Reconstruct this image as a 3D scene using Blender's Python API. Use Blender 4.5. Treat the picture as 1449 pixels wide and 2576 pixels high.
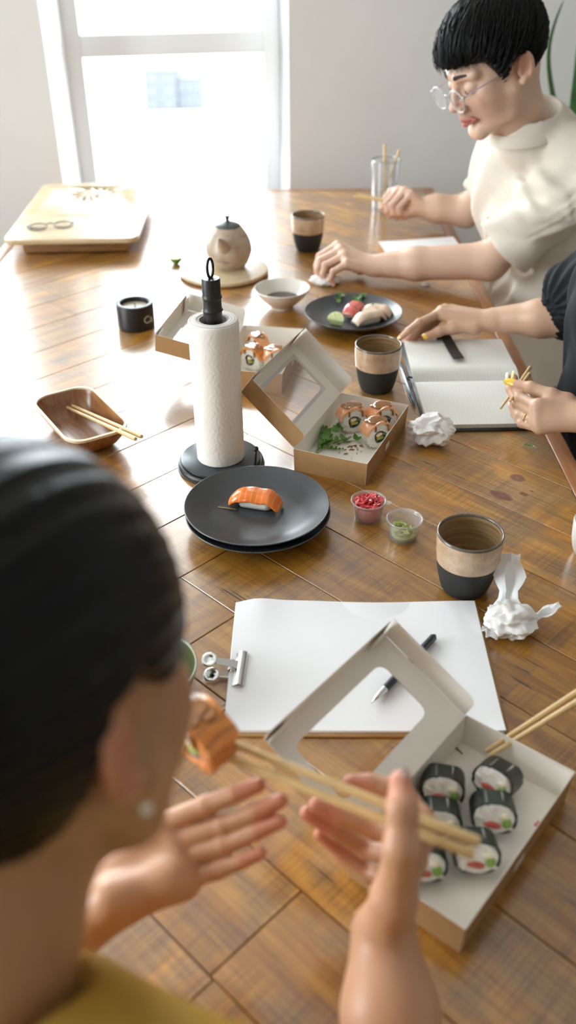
import bpy, bmesh, math, random
import numpy as np
from mathutils import Vector, Matrix, Euler

sc = bpy.context.scene
for o in list(bpy.data.objects):
    bpy.data.objects.remove(o)
COL = sc.collection
PI = math.pi
T = 0.75            # height of the table top
R_ = math.radians

# ------------------------------------------------------------------ camera
cam_d = bpy.data.cameras.new('camera')
cam = bpy.data.objects.new('camera', cam_d)
COL.objects.link(cam)
cam.location = (0, 0, T + 0.74)
cam.matrix_world = Matrix.Translation((0, 0, T + 0.74)) @ Matrix.Rotation(R_(90 - 33.8), 4, 'X') @ Matrix.Rotation(R_(-0.6), 4, 'Z')
cam_d.sensor_fit = 'VERTICAL'
cam_d.sensor_height = 36.0
cam_d.sensor_width = 36.0 * 1449 / 2576
cam_d.lens = 2300.0 / 2576 * 36.0
cam_d.clip_start = 0.05
cam_d.clip_end = 3000
cam_d.dof.use_dof = True
cam_d.dof.focus_distance = 1.28
cam_d.dof.aperture_fstop = 3.2
cam_d.dof.aperture_blades = 0
sc.camera = cam

# ------------------------------------------------------------------ world: a bright overcast sky
w = bpy.data.worlds.new('overcast sky')
sc.world = w
w.use_nodes = True
bg = w.node_tree.nodes['Background']
bg.inputs[0].default_value = (0.93, 0.97, 1.0, 1)
bg.inputs[1].default_value = 17.0
sc.view_settings.view_transform = 'Standard'
sc.view_settings.look = 'None'
sc.view_settings.gamma = 1.0
sc.view_settings.use_curve_mapping = False
sc.view_settings.exposure = 0.02
sc.cycles.max_bounces = 10
sc.cycles.diffuse_bounces = 6
sc.cycles.glossy_bounces = 4
sc.cycles.transmission_bounces = 8
sc.cycles.transparent_max_bounces = 16
sc.cycles.caustics_reflective = False
sc.cycles.caustics_refractive = False
sc.cycles.use_denoising = True

# ------------------------------------------------------------------ helpers
def mesh(name, v, f, smooth=True):
    me = bpy.data.meshes.new(name)
    me.from_pydata([tuple(map(float, p)) for p in v], [], [tuple(map(int, q)) for q in f])
    me.update()
    if smooth:
        me.polygons.foreach_set('use_smooth', [True] * len(me.polygons))
    return me

def add(name, me, mat=None, parent=None, loc=(0, 0, 0), rot=(0, 0, 0), sharp=None):
    o = bpy.data.objects.new(name, me)
    COL.objects.link(o)
    o.location = loc
    o.rotation_euler = rot
    if parent is not None:
        o.parent = parent
    if mat is not None:
        for m in (mat if isinstance(mat, (list, tuple)) else [mat]):
            me.materials.append(m)
    if sharp is not None:
        me.set_sharp_from_angle(angle=R_(sharp))
    return o

def tag(o, label=None, cat=None, group=None, kind=None):
    if label: o['label'] = label
    if cat: o['category'] = cat
    if group: o['group'] = group
    if kind: o['kind'] = kind
    return o

def thing(name, label, cat, loc=(0, 0, 0), rot=(0, 0, 0), group=None):
    o = bpy.data.objects.new(name, None)
    COL.objects.link(o)
    o.empty_display_size = 0.05
    o.location = loc
    o.rotation_euler = rot if isinstance(rot, (tuple, list, Euler)) else (0, 0, rot)
    return tag(o, label, cat, group)

def dup(root, loc=None, rot=None, label=None, group=None):
    r = root.copy(); COL.objects.link(r)
    if loc is not None: r.location = loc
    if rot is not None: r.rotation_euler = rot if isinstance(rot, (tuple, list)) else (0, 0, rot)
    if label: r['label'] = label
    if group: r['group'] = group
    for ch in list(root.children):
        c = ch.copy(); COL.objects.link(c); c.parent = r
        for g in list(ch.children):
            d = g.copy(); COL.objects.link(d); d.parent = c
    return r

def from_bm(bm, name, smooth=True):
    me = bpy.data.meshes.new(name)
    bmesh.ops.recalc_face_normals(bm, faces=bm.faces)
    bm.to_mesh(me); bm.free()
    if smooth:
        me.polygons.foreach_set('use_smooth', [True] * len(me.polygons))
    return me

def lathe(prof, n=48, name='lathe', wob=None, cap=False):
    v, f = [], []
    for i, (r, z) in enumerate(prof):
        for k in range(n):
            a = 2 * PI * k / n
            rr = r * (1 + (wob(a, z) if wob else 0))
            v.append((rr * math.cos(a), rr * math.sin(a), z))
    m = len(prof)
    for i in range(m - 1):
        for k in range(n):
            f.append((i * n + k, i * n + (k + 1) % n, (i + 1) * n + (k + 1) % n, (i + 1) * n + k))
    if cap and prof[0][0] > 1e-6: f.append(tuple(range(n))[::-1])
    if cap and prof[-1][0] > 1e-6: f.append(tuple((m - 1) * n + k for k in range(n)))
    return mesh(name, v, f)

def smooth_prof(pts, sub=4):
    """Catmull-Rom through 2-D points"""
    P = [np.array(p, float) for p in pts]
    out = []
    for i in range(len(P) - 1):
        p0 = P[max(i - 1, 0)]; p1 = P[i]; p2 = P[i + 1]; p3 = P[min(i + 2, len(P) - 1)]
        for s in range(sub):
            t = s / sub
            out.append(tuple(0.5 * ((2 * p1) + (-p0 + p2) * t + (2 * p0 - 5 * p1 + 4 * p2 - p3) * t * t + (-p0 + 3 * p1 - 3 * p2 + p3) * t ** 3)))
    out.append(tuple(P[-1]))
    return out

def tube(path, rad, n=10, name='tube', flat=1.0):
    P = [Vector(p) for p in path]
    m = len(P)
    R = list(rad) if hasattr(rad, '__len__') else [rad] * m
    v, f = [], []
    prev = None
    for i in range(m):
        t = (P[min(i + 1, m - 1)] - P[max(i - 1, 0)]).normalized()
        if prev is None:
            up = Vector((0, 0, 1)) if abs(t.z) < 0.9 else Vector((1, 0, 0))
            x = t.cross(up).normalized()
        else:
            x = (prev - t * prev.dot(t)).normalized()
        prev = x
        y = t.cross(x)
        for k in range(n):
            a = 2 * PI * k / n
            v.append(P[i] + (x * math.cos(a) + y * math.sin(a) * flat) * R[i])
    for i in range(m - 1):
        for k in range(n):
            f.append((i * n + k, i * n + (k + 1) % n, (i + 1) * n + (k + 1) % n, (i + 1) * n + k))
    f.append(tuple(range(n))[::-1]); f.append(tuple((m - 1) * n + k for k in range(n)))
    return mesh(name, v, f)

def box_bm(bm, sx, sy, sz, c=(0, 0, 0), bev=0.0, seg=2, rot=None):
    b = bmesh.new()
    bmesh.ops.create_cube(b, size=1)
    for q in b.verts:
        q.co = Vector((q.co.x * sx, q.co.y * sy, q.co.z * sz))
    if bev > 0:
        bmesh.ops.bevel(b, geom=list(b.edges), offset=bev, segments=seg, affect='EDGES', profile=0.5)
    M = Matrix.Translation(c) @ (rot if rot is not None else Matrix.Identity(4))
    b.transform(M)
    tmp = bpy.data.meshes.new('t'); b.to_mesh(tmp); b.free()
    bm.from_mesh(tmp); bpy.data.meshes.remove(tmp)

def box(sx, sy, sz, c=(0, 0, 0), bev=0.0, seg=2, name='box'):
    bm = bmesh.new(); box_bm(bm, sx, sy, sz, c, bev, seg)
    me = from_bm(bm, name, smooth=bev > 0)
    if bev > 0: me.set_sharp_from_angle(angle=R_(50))
    return me

def rrect(w_, h_, r, n=6):
    pts = []
    for cx, cy, a0 in ((w_ / 2 - r, h_ / 2 - r, 0), (-w_ / 2 + r, h_ / 2 - r, 90), (-w_ / 2 + r, -h_ / 2 + r, 180), (w_ / 2 - r, -h_ / 2 + r, 270)):
        for k in range(n + 1):
            a = R_(a0 + 90 * k / n)
            pts.append((cx + r * math.cos(a), cy + r * math.sin(a)))
    return pts

def prism(poly, z0, z1, bev=0.0, name='prism', seg=2):
    bm = bmesh.new()
    vs = [bm.verts.new((x, y, z0)) for x, y in poly]
    fc = bm.faces.new(vs)
    ext = bmesh.ops.extrude_face_region(bm, geom=[fc])
    for q in ext['geom']:
        if isinstance(q, bmesh.types.BMVert): q.co.z = z1
    if bev > 0:
        eds = [e for e in bm.edges if abs(e.verts[0].co.z - e.verts[1].co.z) < 1e-7]
        bmesh.ops.bevel(bm, geom=eds, offset=bev, segments=seg, affect='EDGES', profile=0.5)
    me = from_bm(bm, name)
    me.set_sharp_from_angle(angle=R_(40))
    return me

def sheet(grid, thick=0.0006, name='sheet'):
    """grid[i][j] of 3-D points -> closed thin sheet"""
    G = np.array(grid, float); a, b = G.shape[:2]
    du = np.gradient(G, axis=0); dv = np.gradient(G, axis=1)
    N = np.cross(du, dv); N /= np.linalg.norm(N, axis=2, keepdims=True) + 1e-12
    top = (G + N * thick / 2).reshape(-1, 3); bot = (G - N * thick / 2).reshape(-1, 3)
    v = np.vstack([top, bot]); n = a * b; f = []
    for i in range(a - 1):
        for j in range(b - 1):
            p = i * b + j
            f.append((p, p + b, p + b + 1, p + 1)); f.append((n + p, n + p + 1, n + p + b + 1, n + p + b))
    ring = [j for j in range(b)] + [i * b + b - 1 for i in range(1, a)] + [(a - 1) * b + j for j in range(b - 2, -1, -1)] + [i * b for i in range(a - 2, 0, -1)]
    for k in range(len(ring)):
        p, q = ring[k], ring[(k + 1) % len(ring)]
        f.append((p, q, n + q, n + p))
    me = mesh(name, v, f); me.set_sharp_from_angle(angle=R_(60))
    return me

# ------------------------------------------------------------------ signed distance modelling (bodies, food, cloth)
def V(*a): return np.array(a, float)

class SDF:
    def __init__(s, lo, hi, h):
        s.lo = np.array(lo, float); s.h = h
        n = np.ceil((np.array(hi, float) - s.lo) / h).astype(int) + 1
        s.n = n
        ax = [s.lo[i] + h * np.arange(n[i]) for i in range(3)]
        s.X, s.Y, s.Z = np.meshgrid(*ax, indexing='ij', sparse=True)
        s.d = np.full(n, 1e3, np.float32)
    def _win(s, lo, hi):
        i0 = np.clip(np.floor((np.array(lo) - s.lo) / s.h).astype(int), 0, s.n)
        i1 = np.clip(np.ceil((np.array(hi) - s.lo) / s.h).astype(int) + 1, 0, s.n)
        sl = tuple(slice(a, b) for a, b in zip(i0, i1))
        return sl, s.X[sl[0]], s.Y[:, sl[1]], s.Z[:, :, sl[2]]
    def _join(s, sl, q, k, op):
        d = s.d[sl]
        if d.size == 0: return
        if op == 'add':
            if k <= 0: r = np.minimum(d, q)
            else:
                e = np.maximum(k - np.abs(d - q), 0) / k
                r = np.minimum(d, q) - e * e * k * .25
        else:
            q = -q
            if k <= 0: r = np.maximum(d, q)
            else:
                e = np.maximum(k - np.abs(d - q), 0) / k
                r = np.maximum(d, q) + e * e * k * .25
        s.d[sl] = r
    def cone(s, a, b, ra, rb, k=0.004, op='add', flat=None):
        """tapered capsule"""
        a = np.array(a, float); b = np.array(b, float)
        m = max(ra, rb) + max(k, s.h) * 2 + s.h * 3
        sl, X, Y, Z = s._win(np.minimum(a, b) - m, np.maximum(a, b) + m)
        ab = b - a; L2 = ab @ ab + 1e-12
        px, py, pz = X - a[0], Y - a[1], Z - a[2]
        t = np.clip((px * ab[0] + py * ab[1] + pz * ab[2]) / L2, 0, 1)
        q = np.sqrt((px - t * ab[0]) ** 2 + (py - t * ab[1]) ** 2 + (pz - t * ab[2]) ** 2) - (ra + (rb - ra) * t)
        s._join(sl, q.astype(np.float32), k, op); return s
    def ell(s, c, r, M=None, k=0.004, op='add'):
        """ellipsoid with radii r in the frame M (rows = axes)"""
        c = np.array(c, float); r = np.array(r, float)
        m = r.max() + max(k, s.h) * 2 + s.h * 3
        sl, X, Y, Z = s._win(c - m, c + m)
        p = (X - c[0], Y - c[1], Z - c[2])
        if M is None: M = np.eye(3)
        l = [M[i][0] * p[0] + M[i][1] * p[1] + M[i][2] * p[2] for i in range(3)]
        k0 = np.sqrt(sum((l[i] / r[i]) ** 2 for i in range(3))); k1 = np.sqrt(sum((l[i] / r[i] ** 2) ** 2 for i in range(3))) + 1e-9
        q = k0 * (k0 - 1) / k1
        s._join(sl, q.astype(np.float32), k, op); return s
    def half(s, c, n, k=0.0):
        """cut away the side the normal n points to"""
        n = np.array(n, float); n /= np.linalg.norm(n)
        q = -((s.X - c[0]) * n[0] + (s.Y - c[1]) * n[1] + (s.Z - c[2]) * n[2])
        s._join((slice(None),) * 3, q.astype(np.float32), k, 'sub'); return s
    def chain(s, pts, rad, k=0.004, op='add'):
        for i in range(len(pts) - 1):
            s.cone(pts[i], pts[i + 1], rad[i], rad[i + 1], k, op)
        return s
    def warp(s, fn):
        """add a displacement field (metres, positive = outwards)"""
        s.d -= fn(s.X, s.Y, s.Z).astype(np.float32); return s
    def net(s, name='sdf', smooth_it=1):
        d = s.d; n = d.shape
        ins = d < 0
        c = np.zeros((n[0] - 1, n[1] - 1, n[2] - 1), np.int8)
        for i in (0, 1):
            for j in (0, 1):
                for k in (0, 1):
                    c += ins[i:n[0] - 1 + i, j:n[1] - 1 + j, k:n[2] - 1 + k]
        act = (c > 0) & (c < 8)
        idx = np.argwhere(act)
        vid = np.full(act.shape, -1, np.int64); vid[act] = np.arange(len(idx))
        acc = np.zeros((len(idx), 3)); cnt = np.zeros(len(idx))
        cs = [(i, j, k) for i in (0, 1) for j in (0, 1) for k in (0, 1)]
        vals = {q: d[idx[:, 0] + q[0], idx[:, 1] + q[1], idx[:, 2] + q[2]] for q in cs}
        for q in cs:
            for axn in range(3):
                if q[axn] == 0:
                    r = list(q); r[axn] = 1; r = tuple(r)
                    a, b = vals[q], vals[r]
                    m = (a < 0) != (b < 0)
                    t = np.where(m, a / np.where(m, a - b, 1), 0)
                    p = np.tile(np.array(q, float), (len(idx), 1)); p[:, axn] = t
                    acc[m] += p[m]; cnt[m] += 1
        v = (idx + acc / cnt[:, None]) * s.h + s.lo
        F = []
        for axn in range(3):
            sa = [slice(None)] * 3; sb = [slice(None)] * 3
            sa[axn] = slice(0, n[axn] - 1); sb[axn] = slice(1, n[axn])
            A, B = ins[tuple(sa)], ins[tuple(sb)]
            o1, o2 = [q for q in range(3) if q != axn]
            e = np.argwhere(A != B)
            ok = (e[:, o1] > 0) & (e[:, o2] > 0) & (e[:, o1] < n[o1] - 1) & (e[:, o2] < n[o2] - 1)
            e = e[ok]
            fl = A[tuple(e.T)]
            def at(d1, d2):
                q = e.copy(); q[:, o1] -= d1; q[:, o2] -= d2
                return vid[tuple(q.T)]
            quad = np.stack([at(1, 1), at(0, 1), at(0, 0), at(1, 0)], 1)
            if axn == 1: fl = ~fl
            quad[~fl] = quad[~fl][:, ::-1]
            F.append(quad)
        F = np.vstack(F)
        for _ in range(smooth_it):
            sm = np.zeros_like(v); ct = np.zeros(len(v))
            for a, b in ((0, 1), (1, 2), (2, 3), (3, 0)):
                np.add.at(sm, F[:, a], v[F[:, b]]); np.add.at(ct, F[:, a], 1)
                np.add.at(sm, F[:, b], v[F[:, a]]); np.add.at(ct, F[:, b], 1)
            v = v * .5 + .5 * sm / np.maximum(ct, 1)[:, None]
        me = bpy.data.meshes.new(name)
        me.vertices.add(len(v)); me.vertices.foreach_set('co', v.astype(np.float32).ravel())
        me.loops.add(F.size); me.loops.foreach_set('vertex_index', F.astype(np.int32).ravel())
        me.polygons.add(len(F)); me.polygons.foreach_set('loop_start', np.arange(0, F.size, 4, dtype=np.int32))
        me.update(calc_edges=True); me.validate()
        me.polygons.foreach_set('use_smooth', [True] * len(me.polygons))
        return me

def paint(me, base, spots):
    """colour attribute 'tint': colours of the thing (lips, reddish fingertips); spots = (centre, radius, colour, strength)"""
    n = len(me.vertices); co = np.empty(n * 3, np.float32); me.vertices.foreach_get('co', co); co = co.reshape(-1, 3)
    c = np.tile(np.array(base, float), (n, 1))
    for (p, r, col, st) in spots:
        p = np.array(p, float)
        if p.ndim == 1: dd = np.linalg.norm(co - p, axis=1)
        else:
            a, b = p; ab = b - a; t = np.clip(((co - a) @ ab) / (ab @ ab), 0, 1); dd = np.linalg.norm(co - a - t[:, None] * ab, axis=1)
        wgt = st * np.clip(1 - (dd / r) ** 2, 0, 1)
        c = c * (1 - wgt[:, None]) + np.array(col, float) * wgt[:, None]
    at = me.color_attributes.new('tint', 'FLOAT_COLOR', 'POINT')
    at.data.foreach_set('color', np.hstack([c, np.ones((n, 1))]).astype(np.float32).ravel())

# ------------------------------------------------------------------ materials
def nodes_of(name):
    m = bpy.data.materials.new(name); m.use_nodes = True
    nt = m.node_tree
    return m, nt, nt.nodes['Principled BSDF']

def N(nt, typ, **kw):
    n = nt.nodes.new(typ)
    for k, v in kw.items():
        if k.startswith('_'): setattr(n, k[1:], v)
        else:
            key = int(k[1:]) if k[0] == 'i' and k[1:].isdigit() else k.replace('_', ' ')
            if isinstance(v, bpy.types.NodeSocket): nt.links.new(v, n.inputs[key])
            else: n.inputs[key].default_value = v
    return n

def ramp(nt, fac, stops, interp='LINEAR'):
    r = nt.nodes.new('ShaderNodeValToRGB'); nt.links.new(fac, r.inputs[0])
    r.color_ramp.interpolation = interp
    el = r.color_ramp.elements
    while len(el) < len(stops): el.new(0.5)
    for e, (p, c) in zip(el, stops):
        e.position = p; e.color = (c, c, c, 1) if not hasattr(c, '__len__') else (*c, 1)
    return r.outputs[0]

def mixc(nt, fac, a, b, mode='MIX'):
    n = nt.nodes.new('ShaderNodeMix'); n.data_type = 'RGBA'; n.blend_type = mode
    for sock, v in ((n.inputs[0], fac), (n.inputs[6], a), (n.inputs[7], b)):
        if isinstance(v, bpy.types.NodeSocket): nt.links.new(v, sock)
        else: sock.default_value = v if not hasattr(v, '__len__') else ((*v, 1) if len(v) == 3 else v)
    return n.outputs[2]

def math_(nt, op, a, b=0.0, c=0.0):
    n = nt.nodes.new('ShaderNodeMath'); n.operation = op
    for s, v in zip(n.inputs, (a, b, c)):
        if isinstance(v, bpy.types.NodeSocket): nt.links.new(v, s)
        else: s.default_value = v
    return n.outputs[0]

def mapped(nt, scale=(1, 1, 1), coord='Object', rand=False):
    tc = nt.nodes.new('ShaderNodeTexCoord'); mp = nt.nodes.new('ShaderNodeMapping')
    mp.inputs['Scale'].default_value = scale
    src = tc.outputs[coord]
    if rand:
        oi = nt.nodes.new('ShaderNodeObjectInfo'); va = nt.nodes.new('ShaderNodeVectorMath'); va.operation = 'ADD'
        ml = math_(nt, 'MULTIPLY', oi.outputs['Random'], 53.0)
        cb = nt.nodes.new('ShaderNodeCombineXYZ')
        for i in range(3): nt.links.new(ml, cb.inputs[i])
        nt.links.new(src, va.inputs[0]); nt.links.new(cb.outputs[0], va.inputs[1]); src = va.outputs[0]
    nt.links.new(src, mp.inputs[0])
    return mp.outputs[0]

def noise(nt, vec, scale=5, detail=3, rough=0.5, dist=0.0):
    n = N(nt, 'ShaderNodeTexNoise', Vector=vec, Scale=scale, Detail=detail, Roughness=rough, Distortion=dist)
    return n.outputs['Fac']

def bump(nt, bs, height, strength=0.2, dist=0.001):
    b = N(nt, 'ShaderNodeBump', Height=height, Strength=strength, Distance=dist)
    nt.links.new(b.outputs[0], bs.inputs['Normal'])

def simple(name, col, rough=0.5, metal=0.0, spec=0.5, var=0.0, vscale=30, bmp=0.0, bscale=200, coat=0.0, trans=0.0, sss=0.0, ior=1.5, alpha=1.0, vdark=None):
    m, nt, b = nodes_of(name)
    b.inputs['Roughness'].default_value = rough; b.inputs['Metallic'].default_value = metal
    b.inputs['Specular IOR Level'].default_value = spec; b.inputs['Coat Weight'].default_value = coat
    b.inputs['Transmission Weight'].default_value = trans; b.inputs['IOR'].default_value = ior; b.inputs['Alpha'].default_value = alpha
    if sss > 0:
        b.inputs['Subsurface Weight'].default_value = sss; b.inputs['Subsurface Scale'].default_value = 0.006
        b.inputs['Subsurface Radius'].default_value = (1.0, 0.45, 0.25)
    vec = mapped(nt)
    if var > 0:
        f = noise(nt, vec, vscale, 4)
        d = vdark if vdark else tuple(c * (1 - var) for c in col)
        lt = tuple(min(1, c * (1 + var * .6)) for c in col)
        nt.links.new(ramp(nt, f, [(0.3, d), (0.5, col), (0.72, lt)]), b.inputs['Base Color'])
    else:
        b.inputs['Base Color'].default_value = (*col, 1)
        f = noise(nt, vec, vscale, 2)   # a slight unevenness of the finish
        nt.links.new(math_(nt, 'MULTIPLY_ADD', f, 0.08, max(rough - 0.04, 0.0)), b.inputs['Roughness'])
    if bmp > 0:
        bump(nt, b, noise(nt, vec, bscale, 3), bmp, 0.0006)
    return m

def glassy(name, tint=(1, 1, 1), rough=0.0, refl=1.0, haze=0.0, hazecol=(.9, .9, .9)):
    """thin clear sheet: see-through plus a Fresnel reflection"""
    m = bpy.data.materials.new(name); m.use_nodes = True; nt = m.node_tree
    nt.nodes.remove(nt.nodes['Principled BSDF'])
    out = nt.nodes['Material Output']
    tr = N(nt, 'ShaderNodeBsdfTransparent', Color=(*tint, 1)); gl = N(nt, 'ShaderNodeBsdfGlossy', Roughness=rough)
    lw = N(nt, 'ShaderNodeLayerWeight', Blend=.5)
    frs = math_(nt, 'MULTIPLY_ADD', math_(nt, 'POWER', lw.outputs['Facing'], 5.0), .96, .04)
    mx = nt.nodes.new('ShaderNodeMixShader')
    nt.links.new(math_(nt, 'MULTIPLY', frs, refl), mx.inputs[0]); nt.links.new(tr.outputs[0], mx.inputs[1]); nt.links.new(gl.outputs[0], mx.inputs[2])
    last = mx.outputs[0]
    if haze > 0:
        df = N(nt, 'ShaderNodeBsdfDiffuse', Color=(*hazecol, 1)); m2 = nt.nodes.new('ShaderNodeMixShader'); m2.inputs[0].default_value = haze
        nt.links.new(last, m2.inputs[1]); nt.links.new(df.outputs[0], m2.inputs[2]); last = m2.outputs[0]
    nt.links.new(last, out.inputs[0])
    return m

def srgb(r, g, b):
    f = lambda c: (c / 255 / 12.92) if c / 255 <= .04045 else ((c / 255 + .055) / 1.055) ** 2.4
    return (f(r), f(g), f(b))

# ================================================================== the room
WALLM = simple('white painted plaster', (.80, .80, .785), .85, spec=.2, var=.03, vscale=2.5, bmp=.12, bscale=160)
CEILM = simple('white ceiling paint', (.82, .82, .81), .9, spec=.2, bmp=.1, bscale=120)
FRAMEM = simple('white window frame', (.80, .81, .82), .35, spec=.4, vscale=20)
SILLM = simple('white sill paint', (.82, .83, .83), .4, spec=.4)
GLASSM = glassy('window glass', (.97, .99, 1.0))

def floor_mat():
    m, nt, b = nodes_of('pale oak floor')
    v = mapped(nt, (1, 9, 9), 'Object', True)
    nt.links.new(ramp(nt, noise(nt, v, 6, 5, .6), [(.3, (.44, .36, .27)), (.6, (.56, .46, .35))]), b.inputs['Base Color'])
    b.inputs['Roughness'].default_value = .45
    return m

X0, X1, Y0, Y1, CH = -2.5, 4.0, -5.2, 4.2, 2.80
PHI = R_(8)
WE = Vector((math.cos(PHI), math.sin(PHI), 0)); WN = Vector((-math.sin(PHI), math.cos(PHI), 0)); WO = Vector((0, 3.08, 0))
def wl(s, off, z): return WO + WE * s + WN * off + Vector((0, 0, z))
WROT = (0, 0, PHI)

fl = add('floor', box(X1 - X0 + .6, Y1 - Y0 + .6, .1, ((X0 + X1) / 2, (Y0 + Y1) / 2, -.055)), floor_mat()); tag(fl, kind='structure')
FLM = fl.data.materials[0]
fb = bpy.data.meshes.new('floor_board'); bm = bmesh.new(); box_bm(bm, 1.19, .138, .006, (0, 0, -.003), .001, 1); bm.to_mesh(fb); bm.free(); fb.materials.append(FLM)
random.seed(3)
for j in range(24):                                  # floor boards around the far end, where the photo can see past the table
    for i in range(4):
        o = bpy.data.objects.new('floor_board', fb); COL.objects.link(o); o.parent = fl
        o.location = (-1.9 + i * 1.2 + (j % 3) * .4, .7 + j * .14, 0)

DARKW = simple('darkened unseen wall', (.20, .20, .195), .85, spec=.2, var=.03, vscale=2.5)  # for the unseen front wall, kept dark to cut bounce onto the near side
def wall_with_holes(name, L0, L1, z0, z1, holes, place, thick=.14, mat=None):
    """a wall in its own plane (s, z) with rectangular openings; place(s, z, off) -> world"""
    ss = sorted({L0, L1, *[h[0] for h in holes], *[h[1] for h in holes]}); zs = sorted({z0, z1, *[h[2] for h in holes], *[h[3] for h in holes]})
    bm = bmesh.new(); vt = {}
    def g(s, z, k):
        key = (s, z, k)
        if key not in vt: vt[key] = bm.verts.new(place(s, z, k))
        return vt[key]
    def solid(i, j):
        if i < 0 or j < 0 or i >= len(ss) - 1 or j >= len(zs) - 1: return False
        cs, cz = (ss[i] + ss[i + 1]) / 2, (zs[j] + zs[j + 1]) / 2
        return not any(h[0] < cs < h[1] and h[2] < cz < h[3] for h in holes)
    for i in range(len(ss) - 1):
        for j in range(len(zs) - 1):
            if not solid(i, j): continue
            q = [(ss[i], zs[j]), (ss[i + 1], zs[j]), (ss[i + 1], zs[j + 1]), (ss[i], zs[j + 1])]
            bm.faces.new([g(*p, 0) for p in q]); bm.faces.new([g(*p, thick) for p in q[::-1]])
            for (a, b_), (di, dj) in (((0, 1), (0, -1)), ((1, 2), (1, 0)), ((2, 3), (0, 1)), ((3, 0), (-1, 0))):
                if not solid(i + di, j + dj):
                    bm.faces.new([g(*q[a], 0), g(*q[a], thick), g(*q[b_], thick), g(*q[b_], 0)])
    o = add(name, from_bm(bm, name, False), mat or WALLM)
    return tag(o, kind='structure')

# back wall with the window in view and one further left
WIN1 = (-.7045, .017, .50, 2.42)
WIN2 = (-2.15, -.90, .80, 2.42)
wall_with_holes('wall_back', -2.9, 4.3, 0, CH, [WIN1, WIN2], lambda s, z, k: wl(s, k, z), .30)
# left wall with a tall window and an added fill opening
WL1 = (-.1, 1.25, .60, 2.45)
WFILL = (-3.6, -2.8, .60, 2.45)  # unseen window added to raise the room's ambient light
wall_with_holes('wall_left', Y0 - .3, 3.25, 0, CH, [WL1, WFILL], lambda s, z, k: Vector((X0 - k, s, z)), .28)
wall_with_holes('wall_right', Y0 - .3, Y1 + .2, 0, CH, [], lambda s, z, k: Vector((X1 + k, s, z)))
wall_with_holes('wall_front', X0 - .3, X1 + .3, 0, CH, [], lambda s, z, k: Vector((s, Y0 - k, z)), .28, DARKW)
tag(add('ceiling', box(X1 - X0 + .8, Y1 - Y0 + .8, .1, ((X0 + X1) / 2, (Y0 + Y1) / 2, CH + .05)), CEILM), kind='structure')

def window(name, s0, s1, z0, z1, place, rot, fw=.053, transoms=(), mull=(), depth=.07, off=.22, rail=None):
    """frame bars, glass panes, sill"""
    root = tag(thing(name, None, None, place((s0 + s1) / 2, z0, off), rot), kind='structure')
    c = (s0 + s1) / 2; rail = rail or fw
    def bar(nm, a0, a1, b0, b1, d=depth, y=0, mat=FRAMEM, bev=.004):
        me = box(a1 - a0, d, b1 - b0, ((a0 + a1) / 2 - c, y + d / 2, (b0 + b1) / 2 - z0), bev)
        return add(nm, me, mat, root)
    bar('stile', s0, s0 + fw, z0, z1); bar('stile', s1 - fw, s1, z0, z1)
    bar('bottom_rail', s0 + fw, s1 - fw, z0, z0 + rail); bar('top_rail', s0 + fw, s1 - fw, z1 - fw, z1)
    for a, b in transoms: bar('transom', s0 + fw, s1 - fw, a, b)
    for a, b in mull: bar('mullion', a, b, z0 + rail, z1 - fw)
    zz = [z0 + rail] + [q for t in transoms for q in t] + [z1 - fw]
    xx = [s0 + fw] + [q for t in mull for q in t] + [s1 - fw]
    for i in range(0, len(zz), 2):
        for j in range(0, len(xx), 2):
            bar('pane', xx[j], xx[j + 1], zz[i], zz[i + 1], .006, .035, GLASSM, 0)
            # slim gasket line around each pane
    return root
w1 = window('window_1', -.668, .0225, .50, 2.42, lambda s, z, off: wl(s, off, z), WROT, .056, [(1.078, 1.143)], off=.225, rail=.157)
# splayed reveal boards of the window in view
def reveal(sa, sb, parent_none=True):
    v = [wl(sa, -.002, .50), wl(sb, .225, .50), wl(sb, .225, 2.42), wl(sa, -.002, 2.42)]
    v2 = [wl(sa + (-.0 if sa < -.3 else .0), .225, z) for z in (.50, 2.42)]
    bm = bmesh.new()
    a = [bm.verts.new(q) for q in (v[0], v[1], v2[0])]; b = [bm.verts.new(q) for q in (v[3], v[2], v2[1])]
    bm.faces.new(a); bm.faces.new(b[::-1])
    for i in range(3): bm.faces.new([a[i], a[(i + 1) % 3], b[(i + 1) % 3], b[i]])
    return from_bm(bm, 'reveal', False)
t1 = add('trim_1', reveal(-.7045, -.664), SILLM); tag(t1, kind='structure')
t2 = add('trim_2', reveal(.017, .0175), SILLM); tag(t2, kind='structure')
w2 = window('window_2', WIN2[0], WIN2[1], WIN2[2], WIN2[3], lambda s, z, off: wl(s, off, z), WROT, .034, [(1.30, 1.345)], [(-1.535, -1.485)], off=.06)
w3 = window('window_3', WL1[0], WL1[1], WL1[2], WL1[3], lambda s, z, off: Vector((X0 - off, s, z)), (0, 0, PI / 2), .056, [(1.40, 1.46)], [], off=.2)
w4 = window('fill_window', WFILL[0], WFILL[1], WFILL[2], WFILL[3], lambda s, z, off: Vector((X0 - off, s, z)), (0, 0, PI / 2), .056, [(1.40, 1.46)], [], off=.2)
for nm, s0, s1, z0 in (('trim_3', WIN1[0], WIN1[1], .5), ('trim_4', WIN2[0], WIN2[1], .8)):   # sills
    me = box(s1 - s0, .225 if z0 < .6 else .058, .02, (0, .1125 if z0 < .6 else .029, -.01), .004); o = add(nm, me, SILLM, None, wl((s0 + s1) / 2, 0, z0 + .021), WROT); tag(o, kind='structure')
bb = add('baseboard_back', box(5.6, .016, .09, (0, -.008, .045), .003), SILLM, None, wl(.35, 0, 0), WROT); tag(bb, kind='structure')
bb = add('baseboard_right', box(.016, 9, .09, (X1 - .008, -.6, .045), .003), SILLM); tag(bb, kind='structure')

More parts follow.
